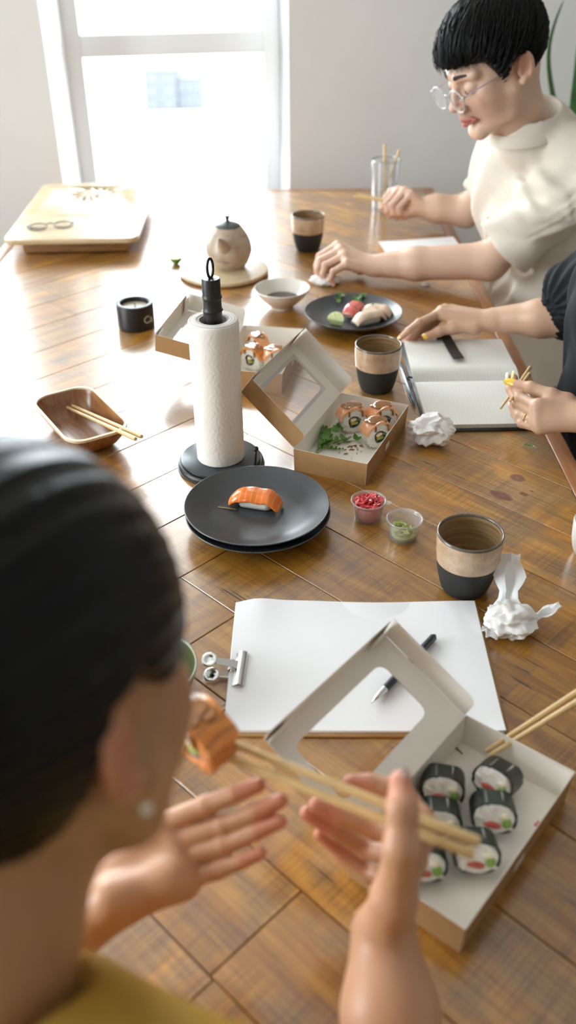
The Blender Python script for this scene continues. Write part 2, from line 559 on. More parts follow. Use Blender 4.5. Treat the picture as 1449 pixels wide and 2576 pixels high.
def portal(loc, rot, sx, sz, nm):
    l = bpy.data.lights.new(nm, 'AREA'); l.shape = 'RECTANGLE'; l.size = sx; l.size_y = sz; l.cycles.is_portal = True
    o = bpy.data.objects.new(nm, l); COL.objects.link(o); o.location = loc; o.rotation_euler = rot
portal(wl(-.345, .31, 1.46), (R_(-90), 0, PHI), .7, 1.95, 'daylight_portal')
portal(wl(-1.51, .31, 1.61), (R_(-90), 0, PHI), 1.3, 1.62, 'daylight_portal')
portal((X0 - .29, -3.2, 1.52), (0, R_(-90), 0), 1.85, .8, 'daylight_portal')
portal((X0 - .29, .575, 1.52), (0, R_(-90), 0), 1.85, 1.35, 'daylight_portal')

# ------------------------------------------------------------------ outside: the ground below and pale blocks far away
EXTM = simple('pale street surface', (.42, .43, .44), .9, spec=.1, var=.1, vscale=.3)
g = add('exterior_ground', box(2400, 1800, .2, (0, 910, -46.1)), EXTM); tag(g, kind='structure')
BLD = simple('hazy grey block wall', (.078, .084, .094), .9, spec=.1, var=.06, vscale=.2)
BLDW = simple('hazy block window', (.086, .092, .102), .6, spec=.2)
def block(loc, sx, sy, h, label, nx, nz):
    t = thing('building', label, 'building', loc, 0)
    add('wall', box(sx, sy, h, (0, 0, h / 2)), BLD, t)
    add('roof', box(sx * 1.02, sy * 1.02, .4, (0, 0, h + .2)), BLD, t)
    wm = box(sx / nx * .5, .12, h / nz * .45)
    wm.materials.append(BLDW)
    for i in range(nx):
        for j in range(nz):
            add('window', wm, None, t, (-sx / 2 + sx * (i + .5) / nx, -sy / 2 - .05, h * (j + .5) / nz))
    return t
block((-33.2, 274, -46), 8.8, 12, 9.7, 'taller pale grey block seen hazily through the window', 2, 3)
block((-25.4, 275, -46), 6.6, 12, 7.6, 'lower pale grey block beside the taller one outside the window', 3, 2)

# ================================================================== the table
def wood_mat():
    m, nt, b = nodes_of('varnished reclaimed planks')
    v = mapped(nt, (1, 1, 1), 'Object', True)
    def mp(s, r=(0, 0, 0)):
        q = N(nt, 'ShaderNodeMapping', Vector=v); q.inputs['Scale'].default_value = s; q.inputs['Rotation'].default_value = r; return q.outputs[0]
    oi = nt.nodes.new('ShaderNodeObjectInfo')
    grain = noise(nt, mp((2.2, 90, 1)), 3, 6, .65, .6)
    broad = noise(nt, mp((1.6, 11, 1)), 2.6, 4, .6, 1.2)
    patch = noise(nt, mp((4, 7, 1)), 2.3, 4, .6)
    saw = noise(nt, mp((330, 3, 1), (0, 0, .06)), 1.0, 3, .6)
    saw2 = noise(nt, mp((95, 2.2, 1), (0, 0, -.09)), 1.0, 2, .6)
    sawmask = ramp(nt, noise(nt, mp((3, 6, 1)), 3.1, 3), [(.36, 0.12), (.6, 1.0)])
    honey = ramp(nt, broad, [(.22, (.22, .080, .010)), (.42, (.45, .185, .022)), (.58, (.60, .280, .040)), (.78, (.70, .38, .085))])
    grey = ramp(nt, grain, [(.3, (.15, .078, .026)), (.7, (.36, .225, .092))])
    f = ramp(nt, math_(nt, 'ADD', patch, math_(nt, 'MULTIPLY_ADD', oi.outputs['Random'], .26, -.13)), [(.47, 0.0), (.63, .80)])
    c = mixc(nt, f, honey, grey)
    c = mixc(nt, math_(nt, 'MULTIPLY', ramp(nt, grain, [(.34, 1.0), (.52, 0.0)]), .40), c, (.17, .062, .012))
    sw = math_(nt, 'MULTIPLY', ramp(nt, saw, [(.38, 1.0), (.55, 0.0)]), sawmask)
    c = mixc(nt, math_(nt, 'MULTIPLY', sw, .46), c, (.135, .055, .022))
    sw2 = math_(nt, 'MULTIPLY', ramp(nt, saw2, [(.34, 1.0), (.44, 0.0)]), sawmask)
    c = mixc(nt, math_(nt, 'MULTIPLY', sw2, .40), c, (.105, .05, .035))
    br = math_(nt, 'MULTIPLY_ADD', oi.outputs['Random'], .55, .62)
    hs = N(nt, 'ShaderNodeHueSaturation', Color=c, Value=br, Saturation=1.02)
    c = hs.outputs[0]
    # checks and nail marks: short dark splits along the grain
    crack = ramp(nt, noise(nt, mp((14, 260, 1)), 1.0, 2, .5), [(.29, 1.0), (.32, 0.0)])
    crack = math_(nt, 'MULTIPLY', crack, ramp(nt, noise(nt, mp((3, 5, 1)), 2, 2), [(.5, 0), (.56, 1)]))
    c = mixc(nt, crack, c, (.02, .012, .008))
    # three red-brown knots in the boards near the right edge
    geo = nt.nodes.new('ShaderNodeNewGeometry')
    for (kx, ky, kr, ks) in KNOTS:
        q = N(nt, 'ShaderNodeMapping', Vector=geo.outputs['Position'], _vector_type='POINT')
        va = N(nt, 'ShaderNodeVectorMath', _operation='SUBTRACT', i0=geo.outputs['Position'], i1=(kx, ky, T))
        nt.nodes.remove(q)
        vr = N(nt, 'ShaderNodeVectorRotate', Vector=va.outputs[0], Angle=R_(45)); vr.rotation_type = 'Z_AXIS'
        vm = N(nt, 'ShaderNodeVectorMath', _operation='MULTIPLY', i0=vr.outputs[0], i1=(ks, 1, 1))
        ln = N(nt, 'ShaderNodeVectorMath', _operation='LENGTH', i0=vm.outputs[0])
        dd = math_(nt, 'ADD', math_(nt, 'DIVIDE', ln.outputs['Value'], kr), math_(nt, 'MULTIPLY_ADD', grain, .5, -.25))
        c = mixc(nt, ramp(nt, dd, [(0, .5), (.35, .88), (.8, .8), (1.05, .42), (2.8, 0.0)]), c, (.12, .018, .010))
    nt.links.new(c, b.inputs['Base Color'])
    nt.links.new(math_(nt, 'MULTIPLY_ADD', saw, .16, .30), b.inputs['Roughness'])
    b.inputs['Specular IOR Level'].default_value = .55
    b.inputs['Coat Weight'].default_value = 1.0; b.inputs['Coat Roughness'].default_value = .19; b.inputs['Coat IOR'].default_value = 1.8
    h = math_(nt, 'ADD', math_(nt, 'MULTIPLY', grain, .5), math_(nt, 'ADD', math_(nt, 'MULTIPLY', math_(nt, 'MULTIPLY', saw, sawmask), .5), math_(nt, 'MULTIPLY', noise(nt, mp((9, 9, 9)), 2, 2), 1.2)))
    h = math_(nt, 'SUBTRACT', h, math_(nt, 'MULTIPLY', crack, 1.5))
    bump(nt, b, h, .22, .0009)
    cb = N(nt, 'ShaderNodeBump', Height=h, Strength=.13, Distance=.0009); nt.links.new(cb.outputs[0], b.inputs['Coat Normal'])
    return m
KNOTS = [(.353, 1.193, .0105, .8), (.318, 1.144, .0105, .55), (.352, 1.147, .0045, .6), (.366, 1.155, .002, .6)]
WOODM = wood_mat()
EDGEM = None
def edge_mat():
    m, nt, b = nodes_of('varnished edge board')
    v = mapped(nt, (2.0, 26, 26), 'Object', True)
    f = noise(nt, v, 1.5, 5, .6, 1.0)
    nt.links.new(ramp(nt, f, [(.25, (.20, .075, .028)), (.45, (.36, .155, .062)), (.62, (.45, .215, .095)), (.8, (.5, .27, .13))]), b.inputs['Base Color'])
    b.inputs['Roughness'].default_value = .33; b.inputs['Coat Weight'].default_value = .25; b.inputs['Coat Roughness'].default_value = .25
    bump(nt, b, f, .15, .0008)
    return m
EDGEM = edge_mat()
table = thing('dining_table', 'large wooden table with diagonal herringbone planks, varnished honey brown', 'table', (-.14, 1.55, 0), 0)
TX0, TX1, TY0, TY1 = -.735, .457, .20, 2.895
EB = .030
def clip_poly(poly, x0, x1, y0, y1):
    for ax, lim, sg in ((0, x0, 1), (0, x1, -1), (1, y0, 1), (1, y1, -1)):
        out = []
        for i in range(len(poly)):
            p, q = poly[i], poly[(i + 1) % len(poly)]
            a, b_ = sg * (p[ax] - lim), sg * (q[ax] - lim)
            if a >= 0: out.append(p)
            if a * b_ < 0:
                t = a / (a - b_); out.append((p[0] + t * (q[0] - p[0]), p[1] + t * (q[1] - p[1])))
        poly = out
        if len(poly) < 3: return []
    return poly
S2 = math.sqrt(.5)
def uv2xy(u, v_): return ((u - v_) * S2, (u + v_) * S2)
def plank(u0, u1, v0, v1, along_u):
    poly = [uv2xy(*q) for q in ((u0, v0), (u1, v0), (u1, v1), (u0, v1))]
    poly = clip_poly(poly, TX0 + EB, TX1 - EB, TY0 + EB, TY1 - EB)
    if len(poly) < 3: return
    ar = .5 * abs(sum(poly[i][0] * poly[(i + 1) % len(poly)][1] - poly[(i + 1) % len(poly)][0] * poly[i][1] for i in range(len(poly))))
    if ar < 2e-4: return
    cx = sum(p[0] for p in poly) / len(poly); cy = sum(p[1] for p in poly) / len(poly)
    ang = R_(45) if along_u else R_(135)
    ca, sa = math.cos(-ang), math.sin(-ang)
    loc = [((x - cx) * ca - (y - cy) * sa, (x - cx) * sa + (y - cy) * ca) for x, y in poly]
    # drop duplicate points and shrink for the joint
    pts = []
    for p in loc:
        if not pts or math.hypot(p[0] - pts[-1][0], p[1] - pts[-1][1]) > 2e-3: pts.append(p)
    if math.hypot(pts[0][0] - pts[-1][0], pts[0][1] - pts[-1][1]) < 2e-3: pts.pop()
    if len(pts) < 3: return
    g = .00055
    pts = [(x - math.copysign(g, x), y - math.copysign(g, y)) for x, y in pts]
    me = prism(pts, -.03, 0, .0006, 'plank', 1)
    o = add('plank', me, WOODM, table, (cx - table.location.x, cy - table.location.y, T + random.uniform(-.0003, 0)), (0, 0, ang))
random.seed(11)
PW = .1093
for k in range(-14, 24):
    vl = .7755 + PW * k                     # boards running up to the right, left half
    plank(vl - .0925 - 1.6, vl - .0925, vl, vl + PW, True)
    ul = .574 + PW * k                      # boards running down to the right, right half
    top = ul + .2015
    if abs(ul - (.574 - 3 * PW)) < 1e-6:
        plank(ul, ul + PW, .343, top, False); plank(ul, ul + PW, .343 - 1.4, .343, False)
    else:
        plank(ul, ul + PW, top - 1.6, top, False)
for (cx, cy, sx, sy, r) in (((TX0 + TX1) / 2, TY0 + EB / 2, TX1 - TX0, EB, 0), ((TX0 + TX1) / 2, TY1 - EB / 2, TX1 - TX0, EB, 0),
                          (TX0 + EB / 2, (TY0 + TY1) / 2, TY1 - TY0 - 2 * EB - .001, EB, PI / 2), (TX1 - EB / 2, (TY0 + TY1) / 2, TY1 - TY0 - 2 * EB - .001, EB, PI / 2)):
    add('edge_board', box(sx, sy - .0006, .05, (0, 0, -.025), .003), EDGEM, table, (cx + .14, cy - 1.55, T), (0, 0, r))
add('underlay', box(TX1 - TX0 - .02, TY1 - TY0 - .02, .02, (0, 0, 0)), EDGEM, table, ((TX0 + TX1) / 2 + .14, (TY0 + TY1) / 2 - 1.55, T - .042))
for sx in (-1, 1):
    for sy in (-1, 1):
        add('leg', box(.08, .08, T - .05, (0, 0, (T - .05) / 2), .006), EDGEM, table, (sx * .5, sy * 1.2, 0))

# ================================================================== things on the table
rnd = random.Random(5)
KRAFT = simple('kraft card', (.40, .235, .105), .8, spec=.2, var=.08, vscale=60, bmp=.1, bscale=400)
KRAFTW = simple('white coated card', (.85, .80, .72), .6, spec=.3, var=.02, vscale=20)
FILM = glassy('clear box film', (.93, .93, .95), .10, 3.0, .10)
BLACKW = simple('matte black wood', (.012, .011, .010), .42, spec=.5, bmp=.1)
STICKM = simple('pale bamboo stick', (.66, .46, .21), .5, var=.12, vscale=60)
RICEM = simple('sushi rice', (.80, .77, .70), .45, spec=.5, var=.06, vscale=260, bmp=.9, bscale=330, sss=.25)
NORIM = simple('nori seaweed', (.010, .017, .012), .36, spec=.7, var=.4, vscale=120, bmp=.7, bscale=260)
SALMM = None
CERW = simple('off white glaze', (.72, .68, .60), .25, spec=.5, var=.03, vscale=40, coat=.4)
PAPERM = simple('white drawing paper', (.84, .845, .85), .75, spec=.2, vscale=40, bmp=.05, bscale=500)
TISSM = simple('thin white tissue', (.84, .825, .80), .9, spec=.1, var=.03, vscale=60, bmp=.25, bscale=300, sss=.2)
GREENM = simple('pea shoot green', (.10, .24, .035), .45, var=.35, vscale=120)
STEMM = simple('pale green stem', (.28, .42, .10), .45, var=.2, vscale=100)
SLATEM = simple('dark slate glaze', (.040, .046, .051), .34, spec=.85, var=.12, vscale=90)
METALM = simple('polished steel', (.70, .70, .68), .18, metal=1.0)
PLASTM = glassy('clear plastic tub', (.97, .97, .98), .12, 1.8, .13, (.95, .95, .97))

# ---- stoneware tumblers
def glaze_mat():
    m, nt, b = nodes_of('speckled sand glaze')
    v = mapped(nt)
    f = noise(nt, v, 60, 4, .6); sp = noise(nt, v, 900, 1, .5)
    c = ramp(nt, f, [(.3, (.47, .32, .20)), (.6, (.60, .44, .30))])
    nt.links.new(mixc(nt, ramp(nt, sp, [(.27, .75), (.36, 0.0)]), c, (.16, .09, .05)), b.inputs['Base Color'])
    b.inputs['Roughness'].default_value = .22; b.inputs['Coat Weight'].default_value = .5; b.inputs['Coat Roughness'].default_value = .12
    return m
GLAZE = glaze_mat()
def inner_mat():
    m, nt, b = nodes_of('brown glazed inside')
    v = mapped(nt, (6, 6, 170))
    f = noise(nt, v, 1.2, 4, .6, .5)
    nt.links.new(ramp(nt, f, [(.3, (.21, .125, .055)), (.65, (.42, .28, .14))]), b.inputs['Base Color'])
    b.inputs['Roughness'].default_value = .3
    bump(nt, b, f, .3, .001)
    return m
INNERM = inner_mat()
RIMM = simple('grey brown glazed lip', (.14, .115, .095), .2, coat=.5, var=.2, vscale=120)
DARKCLAY = simple('matte charcoal clay', (.028, .030, .028), .62, spec=.35, var=.15, vscale=200, bmp=.12, bscale=600)
def tumbler():
    t = thing('tumbler', 'two-tone stoneware tumbler, sand glaze over charcoal base, nearest of the three tumblers', 'cup', (.2262, .9262, T), 0, 'two-tone stoneware tumblers')
    out = [(0, 0), (.024, 0), (.0275, .0012), (.0305, .006), (.0345, .020), (.0375, .035), (.0390, .047)]
    up = [(.0390, .047), (.0402, .060), (.0409, .075), (.0409, .0855)]
    add('dark_base', lathe(smooth_prof(out, 4) + [(.0382, .0478), (.0374, .042), (.0352, .025), (.030, .0085), (.022, .006), (0, .006)], 64, 'dark_base'), DARKCLAY, t, sharp=60)
    add('glazed_band', lathe(smooth_prof([(r + .0003, z) for r, z in up], 4) + [(.0392, .0855), (.0376, .047)], 64, 'glazed_band'), GLAZE, t)
    add('rim', lathe([(.0414, .0845), (.0415, .0862), (.0408, .0878), (.0397, .0880), (.0388, .0868), (.0386, .0845)], 64, 'rim'), RIMM, t)
    add('interior', lathe(smooth_prof([(.0388, .0866), (.0384, .07), (.0366, .045), (.033, .026), (.027, .0125), (.018, .0095), (0, .009)], 4), 64, 'interior'), INNERM, t)
    return t
cup = tumbler()
dup(cup, (.163, 1.506, T), .9, 'two-tone stoneware tumbler beside the open notebook')
dup(cup, (.0575, 2.307, T), 2.1, 'two-tone stoneware tumbler behind the hand of the man in glasses, farthest one')

# ---- slate plates
def plate_me():
    return lathe(smooth_prof([(0, .003), (.05, .003), (.0525, .0003), (.0565, .0), (.060, .003), (.078, .0085), (.094, .0175), (.1015, .0232), (.1026, .0246), (.1016, .0254), (.0995, .0245), (.090, .0192), (.074, .0118), (.058, .0082), (.03, .0072), (0, .0072)], 3), 96, 'plate')
pm = plate_me(); pm.materials.append(SLATEM)
pl = add('plate', pm, None, None, (-.0425, 1.0745, T)); tag(pl, 'dark slate round plate, lower one of the stacked pair', 'plate', 'dark slate plates')
pl2 = add('plate', pm, None, None, (-.044, 1.0775, T + .0096)); tag(pl2, 'dark slate round plate on top of another, holding one salmon nigiri', 'plate', 'dark slate plates')
pl3 = add('plate', pm, None, None, (.1413, 1.823, T)); tag(pl3, 'dark slate round plate with lime and pale nigiri, by the soy bowl', 'plate', 'dark slate plates')
ZP = T + .0096 + .0072          # surface of the upper plate
ZP3 = T + .0072

# ---- nigiri
def fish_mat(name, base, fat, scale, amt):
    m, nt, b = nodes_of(name)
    v = mapped(nt)
    wv = N(nt, 'ShaderNodeTexWave', Vector=v, Scale=scale, Distortion=2.2, Detail=1.0); wv.inputs['Detail Scale'].default_value = .8
    wv.bands_direction = 'X'
    f = ramp(nt, wv.outputs['Fac'], [(.80, 0.0), (.95, amt)])
    c = mixc(nt, noise(nt, v, 90, 2), base, tuple(min(1, q * 1.25) for q in base))
    nt.links.new(mixc(nt, f, c, fat), b.inputs['Base Color'])
    b.inputs['Roughness'].default_value = .26; b.inputs['Subsurface Weight'].default_value = .25; b.inputs['Subsurface Scale'].default_value = .004
    b.inputs['Coat Weight'].default_value = .3
    return m
SALMM = fish_mat('salmon flesh', (.74, .175, .020), (.84, .38, .14), 38, .6)
TUNAM = fish_mat('tuna flesh', (.62, .12, .10), (.75, .38, .33), 25, .5)
WHITEF = fish_mat('pale white fish', (.72, .55, .42), (.80, .70, .60), 30, .5)
def rice_block(L, W, H, name='rice', h=.0011, seed=1):
    s = SDF((-L / 2 - .004, -W / 2 - .004, -.003), (L / 2 + .004, W / 2 + .004, H + .005), h)
    s.cone((-L / 2 + H * .55, 0, H * .5), (L / 2 - H * .55, 0, H * .5), H * .52, H * .52, .004)
    s.cone((-L / 2 + H * .5, -W * .18, H * .45), (L / 2 - H * .5, -W * .18, H * .45), H * .47, H * .47, .006)
    s.cone((-L / 2 + H * .5, W * .18, H * .45), (L / 2 - H * .5, W * .18, H * .45), H * .47, H * .47, .006)
    r = random.Random(seed)
    for _ in range(int(L * W * 130000)):
        a = r.uniform(0, 2 * PI); x = r.uniform(-L / 2 + .004, L / 2 - .004)
        y, z = W * .43 * math.cos(a), H * .5 + H * .46 * math.sin(a)
        d = np.array([r.uniform(-1, 1), r.uniform(-1, 1), r.uniform(-.6, .6)]); d /= np.linalg.norm(d)
        c = np.array([x, y, max(z, .002)])
        s.cone(c - d * .0018, c + d * .0018, .0011, .0011, .0008)
    s.half((0, 0, 0.0002), (0, 0, -1))
    return s.net(name)
def nigiri(loc, rot, fish, label, L=.066, W=.027, H=.021, tail=.010, grp=None, droop=1.0):
    t = thing('nigiri', label, 'sushi', loc, rot, grp)
    add('rice', rice_block(L * .80, W * .82, H * .86, seed=int(L * 1e4)), RICEM, t)
    g = []
    for i in range(26):
        u = -1 + 2 * i / 25; row = []
        x = u * (L / 2 + tail * .5)
        e = max(0, abs(u) - .45) / .55
        zc = H * .92 + .0035 - (H * .80 * droop) * e ** 1.8
        for j in range(13):
            q = -1 + 2 * j / 12
            y = q * W * .56 * (1 - .18 * u ** 2) + .0015 * math.sin(3 * u + 1)
            z = zc - .0105 * q ** 4 * (1 - .4 * e) - .001 * math.sin(9 * u) * abs(q)
            row.append((x * (1 - .04 * q * q), y, max(z, .0036)))
        g.append(row)
    me = sheet(g, .0058, 'fish_slice')
    o = add('fish_slice', me, fish, t)
    md = o.modifiers.new('s', 'SUBSURF'); md.levels = md.render_levels = 1
    return t
nigiri((-.0455, 1.0965, ZP), R_(-16), SALMM, 'orange salmon nigiri alone on the upper slate plate', .064, .029, .022, .012)
nigiri((.143, 1.842, ZP3), R_(58), TUNAM, 'pink-red tuna nigiri on the far slate plate behind the lime', .054, .027, .022, .006, droop=.8)
nigiri((.172, 1.797, ZP3), R_(28), WHITEF, 'pale white-fish nigiri in front on the far slate plate', .062, .027, .022, .012, droop=.95)
nigiri((.192, 1.834, ZP3), R_(-18), WHITEF, 'pale white-fish nigiri behind another on the far slate plate', .056, .026, .021, .008, droop=.85)
GARN = simple('dark green relish', (.03, .05, .02), .5, var=.4, vscale=300)
def pile(name, label, cat, loc, mat, R, n, r0, r1, seed, h=.0008, group=None, flat=.6):
    q = random.Random(seed); s = SDF((-R - r1 * 2, -R - r1 * 2, -.001), (R + r1 * 2, R + r1 * 2, R * flat * 1.5 + r1 * 2), h)
    for _ in range(n):
        a = q.uniform(0, 2 * PI); rr = R * math.sqrt(q.random()) * .9
        s.ell((rr * math.cos(a), rr * math.sin(a), q.uniform(.1, 1) * (R - rr) * flat + r0 * .6), (q.uniform(r0, r1), q.uniform(r0, r1), q.uniform(r0, r1) * .8), k=.0008)
    o = add(name, s.net(name), mat, None, loc); tag(o, label, cat, group); return o
pile('relish', 'dark green relish dab on the front pale nigiri', 'garnish', (.1625, 1.793, ZP3 + .0235), GARN, .0045, 8, .0012, .0022, 2, .0005)
pile('relish', 'dark green relish dab on the rear pale nigiri', 'garnish', (.183, 1.837, ZP3 + .0225), GARN, .006, 12, .0012, .0024, 3, .0005)

# ---- lime wedge, little lime half
LIMEP = simple('lime peel', (.13, .26, .02), .35, var=.2, vscale=120, bmp=.2, bscale=500)
LIMEF = simple('lime flesh', (.62, .68, .28), .25, var=.15, vscale=200, sss=.3)
LIMEW = simple('lime pith', (.72, .74, .48), .5)
def lime(loc, rot, label, r=.019, half=False, name='lime_wedge'):
    t = thing(name, label, 'fruit', loc, rot)
    def part(nm, rr, mat, a1, inset=0):
        n = 12; m_ = 10; v = []; f = []
        for i in range(n + 1):
            th = a1 * i / n
            for j in range(m_ + 1):
                ph = -PI / 2 + PI * j / m_
                v.append((rr * math.cos(ph) * math.cos(th), rr * 1.12 * math.sin(ph), rr * math.cos(ph) * math.sin(th)))
        for i in range(n):
            for j in range(m_): p = i * (m_ + 1) + j; f.append((p, p + 1, p + m_ + 2, p + m_ + 1))
        c1 = len(v); v.append((0, 0, 0))
        for j in range(m_): f.append((c1, j + 1, j)); p = n * (m_ + 1) + j; f.append((c1, p, p + 1))
        me = mesh(nm, v, f); me.set_sharp_from_angle(angle=R_(40))
        return add(nm, me, mat, t)
    a1 = PI if half else R_(118)
    part('peel', r, LIMEP, a1)
    for sgn in ((0,) if half else (0, 1)):
        # segments lying on the cut faces
        ang = 0 if sgn == 0 else a1
        nrm = -1 if sgn == 0 else 1
        rows = 8 if half else 4
        pith = prism([(r * .95 * math.cos(k * PI / 16 - PI / 2) if not half else r * .95 * math.cos(k * PI / 16), r * 1.06 * math.sin(k * PI / 16 - PI / 2) if not half else r * 1.06 * math.sin(k * PI / 16)) for k in range(17 if not half else 32)], 0, .0006, 0, 'pith')
        o = add('pith', pith, LIMEW, t); o.rotation_euler = (0, -ang, 0); o.location = (0, 0, 0)
        if sgn == 0: o.rotation_euler = (PI, 0, 0)
        else: o.rotation_euler = (0, -ang, 0)
        for k in range(rows):
            a0 = -PI / 2 + PI * (k + .12) / rows if not half else 2 * PI * (k + .1) / rows
            a2 = -PI / 2 + PI * (k + .88) / rows if not half else 2 * PI * (k + .9) / rows
            pg = [(r * .08 * math.cos((a0 + a2) / 2), r * .08 * math.sin((a0 + a2) / 2))] + [(r * .84 * math.cos(a0 + (a2 - a0) * i / 5), r * .92 * math.sin(a0 + (a2 - a0) * i / 5)) for i in range(6)]
            o = add('segment', prism(pg, .0004, .0014, .0004, 'segment', 1), LIMEF, t)
            o.rotation_euler = (PI, 0, 0) if sgn == 0 else (0, -ang, 0)
    return t
lw = lime((.1015, 1.783, ZP3 + .0145), Matrix(((.332, .865, .376), (.571, -.502, .648), (.749, 0, -.662))).to_euler(), 'green lime wedge at the front of the far slate plate', .0175)
lh = lime((-.2685, 2.208, T + .0155), (R_(180), 0, R_(20)), 'small cut lime half beside the round teapot board', .0158, True, 'lime_half')

# ---- pea shoots
lf = []
for i in range(7):
    u = i / 6; wd = math.sin(PI * min(u ** .8, 1)) * .42
    lf.append([(u, -wd, .10 * u * u + .10), (u, 0, .10 * u * u), (u, wd, .10 * u * u + .10)])
LEAFME = sheet(lf, .03, 'leaf'); LEAFME.materials.append(GREENM)
def sprig(loc, rot, label, n, L, seed, cat='garnish', leaf=.010, spread=.6, group=None):
    q = random.Random(seed); t = thing('pea_shoot', label, cat, loc, rot, group)
    for k in range(n):
        a = q.uniform(-spread, spread); p = np.array([q.uniform(-.006, .006), q.uniform(-.006, .006), .002]); pts = [p.copy()]
        d = np.array([math.cos(a), math.sin(a), q.uniform(.1, .5)])
        for i in range(6):
            p = p + d * L / 6; pts.append(p.copy()); d = d + np.array([q.uniform(-.3, .3), q.uniform(-.3, .3), q.uniform(-.22, .08)])
            if p[2] + d[2] * L / 6 < .002: d[2] = .05
        add('stem', tube(pts, [.0008 * (1 - .09 * i) for i in range(7)], 6, 'stem'), STEMM, t)
        for i in range(1, 7):
            for sd in ((-1, 1) if i < 6 else (0,)):
                if q.random() < .15: continue
                o = add('leaf', LEAFME, None, t, pts[i]); sc_ = leaf * q.uniform(.6, 1.25)
                o.scale = (sc_,) * 3
                o.rotation_euler = (q.uniform(-.7, .7), q.uniform(-.9, .1), a + sd * q.uniform(.5, 1.3))
    return t

# ---- uramaki and maki
SAUCE = simple('glossy amber sauce', (.46, .17, .025), .12, coat=.6, var=.35, vscale=150, trans=.35)
CREAMM = simple('cream cheese', (.80, .72, .52), .5, sss=.3)
AVOM = simple('avocado green', (.36, .42, .08), .45, var=.3, vscale=160)
CUKEM = simple('cucumber', (.20, .33, .06), .4, var=.3, vscale=200)
ORNGM = simple('orange roe', (.75, .26, .03), .3, var=.3, vscale=300, coat=.4)
REDF = simple('red fish filling', (.50, .09, .06), .4, var=.2, vscale=150)
URA = {}
def uramaki(loc, rot, label, fish=None, group=None, dark=False):
    """inside-out roll, axis along local y, round face towards -y, fish draped over the top"""
    t = thing('sushi_roll', label, 'sushi', loc, rot, group)
    r, L = .0215, .024
    if 'rice' not in URA:
        s = SDF((-.027, -.017, -.001), (.027, .017, .048), .0009)
        s.cone((0, -L / 2 + .006, r), (0, L / 2 - .006, r), r - .006, r - .006, .001)
        s.d -= .006
        s.half((0, -L / 2, 0), (0, -1, 0), .003); s.half((0, L / 2, 0), (0, 1, 0), .003)
        q = random.Random(4)
        for _ in range(330):
            a = q.uniform(0, 2 * PI); y = q.uniform(-L / 2, L / 2)
            if q.random() < .35:
                rr = q.uniform(.011, r - .001); y = (-L / 2 + .0005) * q.choice((-1, 1))
            else: rr = r
            c = np.array([rr * math.cos(a), y, r + rr * math.sin(a)]); d = np.array([q.uniform(-1, 1), q.uniform(-1, 1), q.uniform(-1, 1)]); d /= np.linalg.norm(d)
            s.cone(c - d * .0017, c + d * .0017, .001, .001, .0008)
        s.cone((0, -L / 2 - .004, r), (0, -L / 2 + .0025, r), .0105, .0095, .0005, 'sub'); s.half((0, 0, .0004), (0, 0, -1))
        URA['rice'] = s.net('rice'); URA['rice'].materials.append(RICEM)
        ring = [(.0088, -.0), (.0088, .006), (.0104, .006), (.0104, 0), (.0088, 0)]
        me = lathe(ring, 28, 'nori_ring', lambda a, z: .10 * math.sin(3 * a + 1) + .06 * math.sin(5 * a)); me.materials.append(NORIM); URA['nori'] = me
        def blob(nm, pts, mat):
            s = SDF((-.011, -.002, -.011), (.011, .008, .011), .0007)
            for p, rr in pts: s.ell((p[0], .003, p[1]), (rr[0], .0035, rr[1]), k=.0015)
            m_ = s.net(nm); m_.materials.append(mat); return m_
        URA['cream'] = blob('cream_filling', [((-.003, .003), (.0042, .0036)), ((.001, .004), (.004, .003))], CREAMM)
        URA['green'] = blob('green_filling', [((.002, -.003), (.0056, .0034)), ((-.003, -.0035), (.003, .003))], AVOM)
        URA['orange'] = blob('orange_filling', [((-.0045, -.0015), (.0026, .0024))], ORNGM)
        g = []
        for i in range(9):
            y = -L / 2 - .001 + (L + .003) * i / 8; row = []
            for j in range(17):
                a = R_(12 + 156 * j / 16); rr = r + .0024 + .0008 * math.sin(5 * a + i)
                row.append((rr * math.cos(a), y, r + rr * math.sin(a)))
            g.append(row)
        URA['top'] = sheet(g, .004, 'fish_topping'); URA['topB'] = URA['top'].copy(); URA['top'].materials.append(SALMT); URA['topB'].materials.append(GRILLT)
        s = SDF((-.024, -.019, .018), (.024, .019, .052), .0009)
        for p in ((-.008, -.004), (-.002, .006), (.006, -.008), (.009, .004), (-.011, .007)):
            ang = math.acos(p[0] / (r + .004)); s.ell((p[0], p[1], r + (r + .004) * math.sin(ang)), (.0085, .0055, .0011), k=.004)
        s.chain([V(.006, -.008, r + .023), V(.012, -.0135, r + .018), V(.013, -.0145, r + .011)], [.002, .0018, .0022], .002)
        s.chain([V(-.008, -.008, r + .023), V(-.010, -.0135, r + .018), V(-.010, -.0142, r + .013)], [.0018, .0016, .002], .002)
        URA['sauce'] = s.net('sauce'); URA['sauce'].materials.append(SAUCE)
    add('rice', URA['rice'], None, t)
    o = add('nori_ring', URA['nori'], None, t, (0, -L / 2 + .006, r)); o.rotation_euler = (R_(90), 0, 0)
    for k in ('cream', 'green', 'orange'):
        add(URA[k].name, URA[k], None, t, (0, -L / 2 - .0005, r))
    add('fish_topping', URA['topB'] if dark else URA['top'], None, t)
    add('sauce', URA['sauce'], None, t)
    return t
SALMT = fish_mat('pale salmon topping', (.78, .36, .17), (.82, .52, .33), 60, .5)
GRILLT = fish_mat('seared topping', (.70, .28, .06), (.30, .16, .08), 50, .6)

